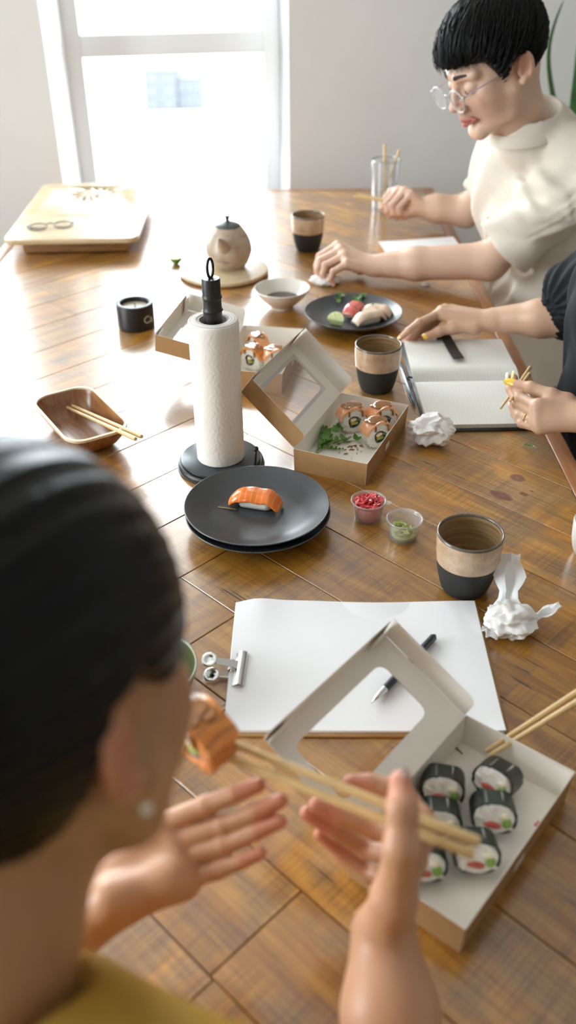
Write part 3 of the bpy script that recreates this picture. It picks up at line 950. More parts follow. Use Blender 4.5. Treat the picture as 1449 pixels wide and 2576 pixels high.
MAK = {}
def maki(loc, rot, label, group):
    """oblong roll: nori wrapper round rice, fillings on the face towards -y"""
    t = thing('maki_roll', label, 'sushi', loc, rot, group)
    W, H, L = .036, .026, .026
    if not MAK:
        def ring(w_, h_, y, sc=1):
            return [(x * sc, y, z * sc + H / 2) for x, z in rrect(w_, h_, h_ * .46, 7)]
        v = ring(W, H, -L / 2) + ring(W, H, L / 2) + ring(W - .0022, H - .0022, L / 2) + ring(W - .0022, H - .0022, -L / 2); n = len(v) // 4
        f = [(k * n + i, k * n + (i + 1) % n, ((k + 1) % 4) * n + (i + 1) % n, ((k + 1) % 4) * n + i) for k in range(4) for i in range(n)]
        q = random.Random(8); v = [(x + q.uniform(-.0004, .0004), y + q.uniform(-.0008, .0008), z + q.uniform(-.0003, .0003)) for x, y, z in v]
        MAK['nori'] = mesh('nori_wrapper', v, f); MAK['nori'].set_sharp_from_angle(angle=R_(50)); MAK['nori'].materials.append(NORIM)
        s = SDF((-W / 2, -L / 2 - .004, 0), (W / 2, L / 2 + .004, H), .0009)
        s.cone((-W / 2 + H / 2, -.009, H / 2), (-W / 2 + H / 2, .009, H / 2), H / 2 - .0016, H / 2 - .0016, .001)
        s.cone((W / 2 - H / 2, -.009, H / 2), (W / 2 - H / 2, .009, H / 2), H / 2 - .0016, H / 2 - .0016, .012); s.cone((0, -.009, H / 2), (0, .009, H / 2), H / 2 - .0016, H / 2 - .0016, .006)
        s.half((0, -L / 2 - .0008, 0), (0, -1, 0), .002); s.half((0, L / 2 + .0008, 0), (0, 1, 0), .002)
        for _ in range(150):
            c = np.array([q.uniform(-W / 2 + .004, W / 2 - .004), (-L / 2 - .0006) * q.choice((-1, 1, -1)), q.uniform(.004, H - .004)]); d = np.array([q.uniform(-1, 1), q.uniform(-.3, .3), q.uniform(-1, 1)]); d /= np.linalg.norm(d)
            s.cone(c - d * .0017, c + d * .0017, .001, .001, .0007)
        MAK['rice'] = s.net('rice'); MAK['rice'].materials.append(RICEM)
        def blob(nm, pts, mat):
            s = SDF((-W / 2, -.003, 0), (W / 2, .004, H), .0008)
            for p, rr in pts: s.ell((p[0], 0, p[1]), (rr[0], .0022, rr[1]), k=.002)
            m_ = s.net(nm); m_.materials.append(mat); return m_
        MAK['red'] = blob('red_filling', [((-.003, .0085), (.0052, .0030)), ((.002, .0072), (.004, .0026))], REDF)
        MAK['green'] = blob('green_filling', [((.010, .0105), (.0042, .0048))], CUKEM)
        MAK['yellow'] = blob('yellow_filling', [((.0085, .0165), (.004, .003))], CREAMM)
    t.scale = (1.18, 1.1, 1.12)
    for k in ('nori', 'rice'): add(MAK[k].name, MAK[k], None, t)
    for k in ('red', 'green', 'yellow'): add(MAK[k].name, MAK[k], None, t, (0, -L / 2 - .0012, 0))
    return t

# ---- takeout boxes: kraft outside, white inside, windowed lid folded open
def panel(pts, nrm, thick=.0007):
    """flat card: pts counter-clockwise seen from the white side"""
    n = Vector(nrm).normalized() * thick
    k = len(pts); v = [Vector(p) for p in pts] + [Vector(p) - n for p in pts]
    f = [tuple(range(k)), tuple(range(k, 2 * k))[::-1]] + [(i, k + i, k + (i + 1) % k, (i + 1) % k) for i in range(k)]
    me = mesh('panel', v, f, False)
    me.materials.append(KRAFTW); me.materials.append(KRAFT)
    for i, p in enumerate(me.polygons): p.material_index = 0 if i == 0 or i > 1 else 1
    # make sure the winding matches the wanted white side
    if me.polygons[0].normal.dot(Vector(nrm)) < 0:
        me.flip_normals()
    return me
def takeout_box(loc, rot, alpha, label, W=.116, L=.202, H=.040, film_on=True, hl=.034):
    t = thing('takeout_box', label, 'box', loc, rot, 'kraft takeout boxes')
    add('base_panel', panel([(0, 0, .0012), (W, 0, .0012), (W, L, .0012), (0, L, .0012)], (0, 0, 1)), None, t)
    e = .0025                                         # walls lean out a little
    def wall(nm, a, b, oa, ob, nrm, notch=None):
        pts = [Vector((*a, 0)), Vector((*b, 0)), Vector((b[0] + ob[0], b[1] + ob[1], H)), Vector((a[0] + oa[0], a[1] + oa[1], H))]
        add(nm, panel(pts, nrm), None, t)
    wall('side_panel', (0, 0), (W, 0), (-.0, -e), (e, -e), (0, 1, .1))
    wall('side_panel', (W, 0), (W, L), (e, -e), (e, e), (-1, 0, .1))
    wall('side_panel', (W, L), (0, L), (e, e), (0, e), (0, -1, .1))
    wall('side_panel', (0, L), (0, 0), (0, e), (0, -e), (1, 0, 0))
    # glued corner flaps inside, slit with the locking tongue on the right wall
    add('corner_flap', panel([(W * .62, L - .0010, .002), (W * .99, L - .0010, .002), (W * .99 + e * .8, L + e - .0014, H * .96), (W * .66, L + e - .0014, H * .96)], (0, -1, .1)), None, t)
    add('corner_flap', panel([(W * .01, .0012, .002), (W * .3, .0012, .002), (W * .26, -e + .0014, H * .94), (.001, -e + .0014, H * .94)], (0, 1, .1)), None, t)
    o = add('locking_slit', panel([(W + e * .42 + .0018, L * .43, H * .36), (W + e * .42 + .0018, L * .52, H * .36), (W + e * .68 + .0018, L * .52, H * .62), (W + e * .68 + .0018, L * .43, H * .62)], (1, 0, 0), .0004), None, t)
    ca, sa = math.cos(alpha), math.sin(alpha)
    def lp(s, y, u=0.0): return Vector((-ca * s + sa * u, y, H + sa * s + ca * u))
    nl = (sa, 0, ca)
    WL = W + .002
    s0, s1, y0, y1, rr = .030, WL - .020, .028, L - .030, .010
    # lid panel with its window opening: four strips and rounded corners
    hole = []
    for cx, cy, a0 in ((s1 - rr, y1 - rr, 0), (s0 + rr, y1 - rr, 90), (s0 + rr, y0 + rr, 180), (s1 - rr, y0 + rr, 270)):
        for k in range(5): a = R_(a0 + 22.5 * k); hole.append((cx + rr * math.cos(a), cy + rr * math.sin(a)))
    outer = [(WL, L), (0, L), (0, 0), (WL, 0)]
    bm = bmesh.new()
    vi = [bm.verts.new(lp(*p)) for p in hole]; vo = [bm.verts.new(lp(*p)) for p in outer]
    for c in range(4):
        seg = vi[c * 5:c * 5 + 5]
        for k in range(4): bm.faces.new((vo[c], seg[k], seg[k + 1]))
        bm.faces.new((vo[c], vi[c * 5 + 4], vi[(c * 5 + 5) % 20], vo[(c + 1) % 4]))
    bmesh.ops.recalc_face_normals(bm, faces=bm.faces)
    if sum((q.normal.dot(Vector(nl)) for q in bm.faces)) < 0: bmesh.ops.reverse_faces(bm, faces=bm.faces)
    top = list(bm.faces); nv = len(bm.verts)
    ext = bmesh.ops.duplicate(bm, geom=list(bm.verts) + list(bm.edges) + list(bm.faces))
    nf = [g for g in ext['geom'] if isinstance(g, bmesh.types.BMFace)]
    bmesh.ops.translate(bm, verts=[g for g in ext['geom'] if isinstance(g, bmesh.types.BMVert)], vec=Vector(nl) * -.0007)
    bmesh.ops.reverse_faces(bm, faces=nf)
    for q in nf: q.material_index = 1
    me = bpy.data.meshes.new('lid_panel'); bm.to_mesh(me); bm.free(); me.materials.append(KRAFTW); me.materials.append(KRAFT)
    lidp = add('lid_panel', me, None, t)
    if film_on:
        pts = [lp(s0 - .006, y0 - .006, .0006), lp(s1 + .006, y0 - .006, .0006), lp(s1 + .006, y1 + .006, .0006), lp(s0 - .006, y1 + .006, .0006)]
        fm = mesh('film', pts, [(0, 1, 2, 3)], False); add('film', fm, FILM, lidp)
    def flap(pts, nrm, nm='lid_flap'): add(nm, panel(pts, nrm), None, lidp)
    # front and back flaps, outer corner slanted, hinge corner rounded
    for y, sg in ((0, 1), (L, -1)):
        yy = y - sg * .0005
        pts = [(.001, 0), (WL, 0), (WL + .003, hl)]
        pts += [(.012 + .010 * math.cos(R_(a)), hl - .010 + .010 * math.sin(R_(a))) for a in (90, 120, 150, 180)]
        flap([lp(s, yy - sg * u * .10, u) for s, u in pts], (0, sg, 0))
    flap([lp(WL + u * .12, y, u) for y, u in ((0, 0), (L, 0), (L - .002, hl), (.002, hl))], Vector((ca, 0, -sa)))
    flap([lp(WL - .004 + u * .08, y, u) for y, u in ((L - .034, .004), (L - .002, .004), (L - .004, hl - .002), (L - .030, hl - .002))], Vector((ca, 0, -sa)), 'corner_flap')
    flap([lp(WL - .004 + u * .08, y, u) for y, u in ((.002, .004), (.034, .004), (.030, hl - .002), (.004, hl - .002))], Vector((ca, 0, -sa)), 'corner_flap')
    return t
def boxpt(loc, rot, x, y, z=0):
    c, s = math.cos(rot), math.sin(rot); return (loc[0] + c * x - s * y, loc[1] + s * x + c * y, loc[2] + z)
BM_ = ((.011, 1.2225, T), R_(-23.7))
takeout_box(*BM_, R_(42), 'open kraft box with three glazed rolls and pea shoots in it')
BN_ = ((.0515, .508, T), R_(-39.5))
takeout_box(*BN_, R_(28), 'open kraft box with six maki, nearest the camera', film_on=False, hl=.025)
BF_ = ((-.1237, 1.514, T), R_(-11.5))
takeout_box(*BF_, R_(12), 'open kraft box behind the paper towel roll')
ZB = T + .0012
G1 = 'glazed salmon rolls in the box by the notebook'
uramaki((.1085, 1.348, ZB), R_(14), 'glazed salmon roll apart at the left, its face to the front', group=G1)
uramaki((.1575, 1.349, ZB), R_(22), 'glazed salmon roll at the back right corner of its box', group=G1)
uramaki((.1445, 1.297, ZB), R_(24), 'glazed salmon roll in front of another, near the right box wall', group=G1)
G2 = 'rolls in the box behind the paper towel'
uramaki((-.055, 1.648, ZB), R_(-60), 'orange topped roll at the back of the box behind the towel roll', group=G2)
uramaki((-.062, 1.594, ZB), R_(-35), 'white roll with seared dark top, just right of the towel roll', group=G2, dark=True)
uramaki((-.022, 1.585, ZB), R_(20), 'orange topped roll half hidden by the lid of the nearer box', group=G2)
sprig((.050, 1.272, ZB), R_(58), 'tangled pea shoot sprig inside the box of glazed rolls', 5, .085, 7, spread=.38, leaf=.013)
sprig((.062, 1.282, ZB), R_(-12), 'thin pea shoot stalk lying toward the box front', 2, .034, 12, leaf=.005)
G3 = 'maki in the nearest box'
MK = [(.1475, .588, R_(-12), 'maki at the back left of its box, whole face visible'), (.200, .596, R_(-38), 'shiny maki at the back right, partly behind another'),
      (.1905, .556, R_(-8), 'maki in the middle of the right row'), (.1665, .514, R_(-2), 'maki with green and red filling nearest on the right, under the held chopstick ends'),
      (.138, .549, R_(-6), 'maki in the middle of the left row, crossed by the held chopsticks'), (.118, .506, R_(-4), 'maki nearest on the left, half hidden by the wrist')]
for x, y, a, lb in MK: maki((x, y, ZB + .0062), (R_(-22), 0, a), lb, G3)
s = SDF((-.04, -.04, -.001), (.04, .04, .004), .0008)
for _ in range(26):
    x, y = rnd.gauss(0, .014), rnd.gauss(0, .009); r = rnd.uniform(.0012, .0036)
    s.ell((x, y, 0), (r * rnd.uniform(.8, 1.8), r, .0011), k=.001)
s.half((0, 0, 0), (0, 0, -1))
o = add('sauce_drips', s.net('sauce_drips'), SAUCE, None, (.103, 1.286, ZB), (0, 0, R_(30))); tag(o, 'amber sauce drips on the floor of the glazed-roll box', 'sauce', kind='stuff')
REDB = simple('pink ginger stain', (.62, .10, .11), .3)
s = SDF((-.02, -.03, -.001), (.02, .03, .003), .0007)
for x, y, r in ((0, 0, .0028), (.004, .002, .0022), (-.006, -.008, .0011), (-.011, .005, .0009), (-.004, .012, .0009), (.002, -.012, .0007), (-.014, -.004, .0007)):
    s.ell((x, y, 0), (r, r * .8, .0008), k=.0008)
s.half((0, 0, 0), (0, 0, -1))
o = add('ginger_specks', s.net('ginger_specks'), REDB, None, (.2345, .560, ZB), (0, 0, .4)); tag(o, 'pink ginger specks on the floor of the maki box', 'sauce', kind='stuff')

# ---- dip tubs
def tub(loc, label, h=.031, lid=False):
    t = thing('dip_tub', label, 'tub', loc, 0)
    add('cup_wall', lathe(smooth_prof([(0, .0004), (.0165, .0004), (.0185, .0014), (.0205, .012), (.0228, h - .003)], 4) + [(.0252, h - .0022), (.0256, h), (.0240, h + .0006), (.0226, h - .0012), (.0222, h - .003), (.0199, .012), (.0180, .002), (0, .0012)], 48, 'cup_wall'), PLASTM, t)
    if lid:
        add('hinge_tab', prism([(.024, -.006), (.031, -.0045), (.0335, 0), (.031, .0045), (.024, .006)], h - .0016, h - .0006, .0003, 'hinge_tab', 1), PLASTM, t)
    return t
t = tub((.1148, 1.0885, T), 'small clear tub filled with pink pickled ginger', lid=True); t.rotation_euler[2] = R_(-14)
GING = simple('pink pickled ginger', (.66, .065, .075), .2, var=.25, vscale=140, coat=.4, sss=.25)
s = SDF((-.026, -.026, 0), (.026, .026, .046), .0007)
s.cone((0, 0, .003), (0, 0, .017), .0172, .0195, .001); s.half((0, 0, .0215), (0, 0, 1), .002)
q = random.Random(21)
for _ in range(48):
    a = q.uniform(0, 2 * PI); rr = .0185 * math.sqrt(q.random()); c = V(rr * math.cos(a), rr * math.sin(a), .024 + q.uniform(0, .011) * (1 - rr / .026))
    M = np.array(Euler((q.uniform(-1, 1), q.uniform(-1, 1), q.uniform(0, 6))).to_matrix())
    s.ell(c, (q.uniform(.005, .009), q.uniform(.003, .006), .0010), M, .0004)
s.half((0, 0, .0016), (0, 0, -1))
o = add('pickled_ginger', s.net('pickled_ginger'), GING, None, (.1148, 1.0885, T)); tag(o, 'heap of pink pickled ginger slices inside the left clear tub', 'ginger', kind='stuff')
t = tub((.1605, 1.0395, T), 'small clear tub half filled with green wasabi', .032)
WASA = simple('green wasabi paste', (.40, .47, .12), .5, var=.2, vscale=160, bmp=.3, bscale=400)
s = SDF((-.024, -.024, 0), (.024, .024, .03), .0006)
s.cone((0, 0, .003), (0, 0, .006), .0160, .0172, .001); s.half((0, 0, .0085), (0, 0, 1), .002)
for i in range(13):
    pts = []; p = V(q.uniform(-.012, .012), q.uniform(-.012, .012), .0092 + i * .0008); d = q.uniform(0, 6.3)
    for k in range(7):
        pts.append(p.copy()); d += q.uniform(-1.0, 1.3); p = p + V(math.cos(d), math.sin(d), 0) * .0045
        rr = math.hypot(p[0], p[1])
        if rr > .0145: p[:2] *= .0145 / rr
    s.chain(pts, [.0016] * 7, .0003)
s.half((0, 0, .0016), (0, 0, -1))
o = add('wasabi', s.net('wasabi'), WASA, None, (.1605, 1.0395, T)); tag(o, 'pale green wasabi curls inside the right clear tub', 'wasabi', kind='stuff')

# ---- paper towel holder and roll
t = thing('paper_towel_holder', 'black paper towel holder with bamboo-shaped post and ring finial', 'holder', (-.1045, 1.2425, T), 0)
add('base', lathe(smooth_prof([(0, 0), (.063, 0), (.0665, .002), (.0672, .006), (.065, .0095), (.062, .0100)], 4) + [(0, .0100)], 72, 'base'), BLACKW, t, sharp=40)
PLATEM = simple('blue black metal plate', (.045, .055, .060), .3, metal=.3)
add('base_plate', lathe([(0, .0100), (.0605, .0100), (.0622, .0112), (.0622, .0142), (.0605, .0156), (0, .0156)], 72, 'base_plate'), PLATEM, t, sharp=50)
pr = [(0, .0156), (.0135, .0156), (.0135, .252), (.0138, .2545), (.0152, .2560), (.0138, .2575), (.0134, .262), (.0134, .2715), (.0138, .2735), (.0150, .275), (.0138, .2765), (.0134, .280), (.0132, .300), (.0125, .3025), (.0, .3030)]
add('post', lathe(pr, 40, 'post'), BLACKW, t, sharp=50)
ringp = [(.0058 * math.cos(a), 0, .3165 + .0135 * math.sin(a)) for a in np.linspace(0, 2 * PI, 25)]
o = add('ring', tube(ringp, .0019, 10, 'ring'), BLACKW, t, (0, 0, 0), (0, 0, R_(50)))
add('tension_arm', tube([(.052, -.038, .0150), (.0545, -.0395, .022), (.0555, -.040, .030), (.0560, -.040, .040), (.0566, -.0395, .0475)], .0021, 10, 'tension_arm'), BLACKW, t)
b_ = bmesh.new(); bmesh.ops.create_uvsphere(b_, u_segments=18, v_segments=12, radius=.0044); me = from_bm(b_, 'arm_knob')
add('arm_knob', me, BLACKW, t, (.0568, -.0392, .050))
TOWM = simple('embossed paper towel', (.87, .83, .77), .9, spec=.1, var=.03, vscale=14, bmp=.5, bscale=260)
CARDM = simple('grey card tube', (.42, .40, .37), .85)
t = thing('paper_towel_roll', 'upright white embossed paper towel roll on the black holder', 'paper roll', (-.1045, 1.2425, T), 0)
def emboss(a, z):
    return .0065 * math.sin(a * 46 + 6 * math.sin(z * 210)) * math.sin(z * 620 + 3 * math.sin(a * 9)) + .004 * math.sin(3 * a + 40 * z)
zz = np.linspace(.0165, .2405, 150)
prof = [(.0215, .0162), (.0352, .0158)] + [(.0368 - .0008 * max(0, (z - .236) / .005), z) for z in zz] + [(.0345, .2420), (.0285, .2425), (.0222, .2418), (.0208, .2408)]
add('paper', lathe(prof, 168, 'paper', emboss), TOWM, t)
add('card_tube', lathe([(.0212, .0165), (.0214, .2415), (.0198, .2415), (.0196, .0165), (.0212, .0165)], 48, 'card_tube'), CARDM, t)
sp = []
for k in range(60):                                   # the spiral end of the wound paper
    a = k * .32; r = .0225 + .0135 * k / 60; sp.append((r * math.cos(a), r * math.sin(a), .2423))
add('layer_edge', tube(sp, .00025, 4, 'layer_edge'), CARDM, t)

# ---- wooden bowl and its chopsticks
def wood2(name, c0, c1, c2, rough=.35, sc=(1, 1, 1), s=14):
    m, nt, b = nodes_of(name); v = mapped(nt, sc)
    f = noise(nt, v, s, 5, .6, 1.5)
    nt.links.new(ramp(nt, f, [(.28, c0), (.5, c1), (.72, c2)]), b.inputs['Base Color']); b.inputs['Roughness'].default_value = rough
    b.inputs['Coat Weight'].default_value = .2; b.inputs['Coat Roughness'].default_value = .2
    bump(nt, b, f, .1, .0005); return m
ACAC = wood2('acacia wood', (.12, .045, .014), (.26, .105, .032), (.36, .165, .055), .32, (.7, 6, 2))
ACRIM = simple('pale sanded rim', (.74, .60, .40), .4, var=.1, vscale=60)
t = thing('wooden_bowl', 'rounded rectangular acacia wood bowl with chopsticks across it', 'bowl', (-.3405, 1.340, T), R_(-57.9))
lev = [(.60, .0), (.66, .0015), (.80, .012), (.92, .026), (.985, .0365), (1.0, .0405), (.995, .0428), (.972, .0432), (.955, .0418), (.93, .034), (.86, .021), (.74, .0105), (.58, .0065), (.3, .0058), (.05, .0056)]
v, f = [], []
for sc_, z in lev: v += [(x, y, z) for x, y in rrect(.188 * sc_, .104 * sc_ * (1 if sc_ > .9 else .97), .030 * sc_, 8)]
n = len(v) // len(lev)
def ringfaces(i0, i1): return [(i * n + k, i * n + (k + 1) % n, (i + 1) * n + (k + 1) % n, (i + 1) * n + k) for i in range(i0, i1) for k in range(n)]
add('shell', mesh('shell', v, ringfaces(0, len(lev) - 1) + [tuple(range(n))[::-1], tuple((len(lev) - 1) * n + k for k in range(n))]), ACAC, t)
vr = [(x, y, z) for w_, z in ((1.012, .0400), (1.012, .0440), (.962, .0444), (.958, .0412)) for x, y in rrect(.188 * w_, .104 * w_, .030, 8)]
add('rim', mesh('rim', vr, [(i * n + k, i * n + (k + 1) % n, (i + 1) % 4 * n + (k + 1) % n, (i + 1) % 4 * n + k) for i in range(4) for k in range(n)]), ACRIM, t, sharp=50)
def chopstick(a, b, label, group, ra=.0024, rb=.0036, square=True, mat=None):
    """tapered stick from tip a to butt b, origin at the middle"""
    a, b = Vector(a), Vector(b); c = (a + b) / 2
    pts = [(a - c) + (b - a) * s for s in (0, .02, .5, .985, 1)]
    me = tube(pts, [ra * .75, ra, (ra + rb) / 2, rb, rb * .85], 12 if not square else 8, 'chopstick')
    o = add('chopstick', me, mat or STICKM, None, c); o.data.set_sharp_from_angle(angle=R_(35)); return tag(o, label, 'chopstick', group)
chopstick((-.3841, 1.4167, T + .0165), (-.2331, 1.2333, T + .0525), 'pale round chopstick on the wooden bowl, the one nearer the camera', 'chopsticks on the wooden bowl')
chopstick((-.3773, 1.4241, T + .0165), (-.2248, 1.2406, T + .0525), 'pale round chopstick on the wooden bowl, the one farther back', 'chopsticks on the wooden bowl')
chopstick((.1967, .6314, T + .0235), (.345, .690, T + .093), 'pale square chopstick entering from the right over the maki box, upper one', 'chopsticks entering from the right')
chopstick((.2005, .6265, T + .0235), (.345, .677, T + .093), 'pale square chopstick entering from the right over the maki box, lower one', 'chopsticks entering from the right')

# ---- bowls, cup, board, teapot
t = thing('soy_bowl', 'small off-white bowl holding dark soy sauce', 'bowl', (-.0083, 1.911, T), 0)
add('shell', lathe(smooth_prof([(0, .003), (.020, .003), (.0215, 0), (.0245, 0), (.026, .005), (.036, .013), (.050, .027), (.0592, .0405), (.0605, .043), (.0594, .0445), (.0575, .0425), (.048, .029), (.034, .016), (.02, .010), (0, .009)], 4), 64, 'shell', lambda a, z: .006 * math.sin(2 * a) + .004 * math.sin(5 * a + 1)), CERW, t)
SOYM = simple('soy sauce', (.022, .008, .003), .04, spec=.5, coat=.3)
so = add('soy_sauce', lathe([(0, .0138), (.030, .0138), (.0358, .0214), (.0366, .0218), (.035, .0219), (0, .0219)], 48, 'soy_sauce'), SOYM, None, (-.0083, 1.911, T)); tag(so, 'pool of dark brown soy sauce in the small off-white bowl', 'sauce')
OLIVE = simple('olive green glaze', (.10, .115, .045), .3, var=.25, vscale=70, coat=.4)
OLIVER = simple('pale worn lip', (.42, .42, .33), .35, var=.1)
t = thing('green_bowl', 'olive green glazed bowl half hidden behind the near head', 'bowl', (-.158, .734, T), 0)
add('shell', lathe(smooth_prof([(0, .002), (.026, .002), (.028, 0), (.031, .001), (.042, .012), (.053, .032), (.0572, .049), (.0558, .0495), (.051, .032), (.040, .015), (.025, .007), (0, .006)], 4), 64, 'shell'), OLIVE, t)
add('rim', lathe([(.0571, .0478), (.0577, .0496), (.0567, .0508), (.0553, .0498), (.0552, .048)], 64, 'rim'), OLIVER, t)
PORC = simple('white porcelain', (.80, .80, .79), .2, coat=.4)
t = thing('white_cup', 'white porcelain cup cut off by the right picture edge', 'cup', (.4135, .992, T), 0)
add('shell', lathe(smooth_prof([(0, .002), (.020, .002), (.0215, 0), (.025, .001), (.031, .012), (.0345, .03), (.0355, .052), (.0343, .0535), (.0332, .052), (.032, .03), (.028, .013), (.018, .006), (0, .005)], 4), 48, 'shell'), PORC, t)
BAMB = wood2('pale bamboo board', (.48, .36, .20), (.60, .47, .29), (.67, .55, .37), .32, (.6, 14, 2), 7)
BAMBD = wood2('toasted bamboo side', (.20, .10, .035), (.29, .15, .055), (.36, .20, .08), .45, (1.2, 1.2, 12), 7)
t = thing('round_board', 'pale round wooden board under the teapot', 'board', (-.1465, 2.133, T), R_(20))
add('top', lathe([(0, .0015), (.1025, .0015), (.1055, .004), (.1062, .008), (.1048, .0118), (.1025, .0125), (0, .0125)], 80, 'top'), BAMB, t, sharp=50)
for k in range(3):
    a = 2 * PI * k / 3; add('foot', lathe([(0, 0), (.007, 0), (.007, .002), (0, .002)], 12, 'foot'), BAMBD, t, (.07 * math.cos(a), .07 * math.sin(a), 0))
def raku():
    m, nt, b = nodes_of('sandy raku clay'); v = mapped(nt)
    f = noise(nt, v, 30, 5, .65); g = noise(nt, mapped(nt, (1, 1, 3)), 24, 3, .6, .5)
    c = ramp(nt, f, [(.3, (.34, .25, .175)), (.62, (.50, .40, .30))])
    nt.links.new(mixc(nt, ramp(nt, g, [(.60, 0.0), (.72, .7)]), c, (.13, .10, .09)), b.inputs['Base Color'])
    b.inputs['Roughness'].default_value = .38; b.inputs['Coat Weight'].default_value = .2; bump(nt, b, f, .25, .0012); return m
RAKU = raku()
t = thing('teapot', 'small round sandy clay teapot with dark knobbed lid and short spout', 'teapot', (-.134, 2.146, T + .0125), 0)
add('body', lathe(smooth_prof([(0, 0), (.033, 0), (.037, .002), (.046, .014), (.0535, .034), (.0545, .046), (.050, .066), (.0405, .084), (.0325, .0945), (.030, .0965), (.0285, .095), (.034, .084), (.044, .06), (.046, .04), (.036, .012), (0, .006)], 4), 64, 'body', lambda a, z: .006 * math.sin(3 * a + 30 * z)), RAKU, t)
LIDM = simple('dark green black lid glaze', (.055, .062, .058), .35, spec=.5, var=.15, vscale=80)
ld = add('lid', lathe(smooth_prof([(0, .094), (.0292, .0945), (.0305, .0962), (.0295, .0985), (.022, .1025), (.012, .1062), (.006, .1082), (0, .1086)], 4), 48, 'lid'), LIDM, t)
add('knob', lathe(smooth_prof([(.0058, .1076), (.0045, .1115), (.0052, .115), (.0066, .118), (.0058, .1205), (0, .1215)], 4), 28, 'knob'), LIDM, ld)
sp_ = [V(-.006, -.040, .054), V(-.010, -.053, .066), V(-.0125, -.0615, .0765), V(-.014, -.066, .082)]
s = SDF((-.035, -.08, .03), (.02, -.02, .1), .0011); s.chain(sp_, [.0165, .0115, .0078, .0062], .006); s.cone(sp_[2], sp_[3] + (sp_[3] - sp_[2]), .003, .0036, .001, 'sub')
add('spout', s.net('spout'), RAKU, t)
hp = [(.004, .048, .066), (.006, .066, .072), (.008, .084, .066), (.008, .088, .048), (.006, .074, .032), (.004, .050, .030)]
add('handle', tube(hp, .006, 10, 'handle'), RAKU, t)

# ---- candle
CANB = simple('black cast candle pot', (.012, .012, .012), .4, spec=.5, bmp=.1)
t = thing('candle', 'squat black pot candle with pale lettering', 'candle', (-.3135, 1.8135, T), 0)
add('pot', lathe([(0, 0), (.0368, 0), (.0380, .0012), (.0385, .004), (.0388, .049), (.0382, .0512), (.0370, .0520), (.0305, .0520), (.0295, .0512), (.0292, .050), (.0288, .04), (0, .04)], 72, 'pot'), CANB, t, sharp=60)
WAXM = simple('candle wax', (.52, .43, .33), .4, sss=.4)
add('wax', lathe([(0, .0405), (.0285, .0405), (.0287, .0435), (.026, .0425), (.008, .0420), (0, .0422)], 48, 'wax'), WAXM, t)
add('wick', tube([(0, 0, .042), (.0004, 0, .047), (.0012, .0003, .0495)], .0009, 6, 'wick'), simple('charred wick', (.03, .028, .025), .9), t)
add('wick_clip', lathe([(0, .0415), (.0035, .0415), (.0028, .0432), (.0014, .0455), (0, .0457)], 16, 'wick_clip'), METALM, t)
def text_mesh(txt, size, ext):
    cu = bpy.data.curves.new('lettering', 'FONT'); cu.body = txt; cu.size = size; cu.extrude = ext; cu.resolution_u = 4
    ob = bpy.data.objects.new('lettering', cu); COL.objects.link(ob)
    dg = bpy.context.evaluated_depsgraph_get(); me = bpy.data.meshes.new_from_object(ob.evaluated_get(dg))
    bpy.data.objects.remove(ob); bpy.data.curves.remove(cu); return me
me = text_mesh('Ca', .0225, .0004)
bm = bmesh.new(); bm.from_mesh(me); bmesh.ops.subdivide_edges(bm, edges=[e for e in bm.edges if e.calc_length() > .003], cuts=2); bm.to_mesh(me); bm.free()
for q in me.vertices:
    a = R_(-57) + q.co.x / .0388; r = .0388 + q.co.z; q.co = Vector((r * math.cos(a), r * math.sin(a), .0165 + q.co.y))
add('lettering', me, simple('pale print', (.62, .60, .56), .6), t)

# ---- bamboo tea tray with its cut flower
t = thing('tea_tray', 'large pale bamboo tea tray with slotted flower, on the far left', 'tray', (-.541, 2.535, T), R_(1.5))
TW, TL, TH = .334, .548, .046
add('drawer_box', box(TW * .80, TL * .88, .031, (.004, .004, .0175), .003), BAMBD, t)
for sx in (-1, 1):
    for sy in (-1, 1): add('foot', box(.03, .03, .003, (sx * TW * .3, sy * TL * .38, .0015)), BLACKW, t)
ysp = -.068
def half_poly(y0, y1):
    pts = rrect(TW, TL, .030, 8); return [p for p in clip_poly(pts, -1, 1, y0, y1)]
add('top_board', prism(half_poly(-TL, ysp - .0006), .033, TH, .0035, 'top_board', 3), BAMB, t)
back = prism(half_poly(ysp + .0006, TL), .033, TH, .0035, 'top_board', 3)
cut = bmesh.new()
for k in range(14):
    a = 2 * PI * k / 14
    pg = []
    for (u, w_) in ((.030, .0), (.038, .0062), (.050, .0085), (.062, .0066), (.070, 0), (.062, -.0050), (.050, -.0060), (.038, -.0040)):
        th = a + w_ / .05 + (u - .03) * 9
        pg.append((u * math.cos(th), .144 + u * math.sin(th)))
    tmp = prism(pg, .03, .06, 0, 'c'); cut.from_mesh(tmp); bpy.data.meshes.remove(tmp)
cm = bpy.data.meshes.new('cut'); cut.to_mesh(cm); cut.free()
oc = bpy.data.objects.new('cut', cm); ob = bpy.data.objects.new('tmpb', back); COL.objects.link(oc); COL.objects.link(ob)
md = ob.modifiers.new('b', 'BOOLEAN'); md.object = oc; md.operation = 'DIFFERENCE'; md.solver = 'EXACT'
dg = bpy.context.evaluated_depsgraph_get(); back2 = bpy.data.meshes.new_from_object(ob.evaluated_get(dg))
bpy.data.objects.remove(oc); bpy.data.objects.remove(ob); back2.name = 'top_board'
add('top_board', back2, BAMB, t)

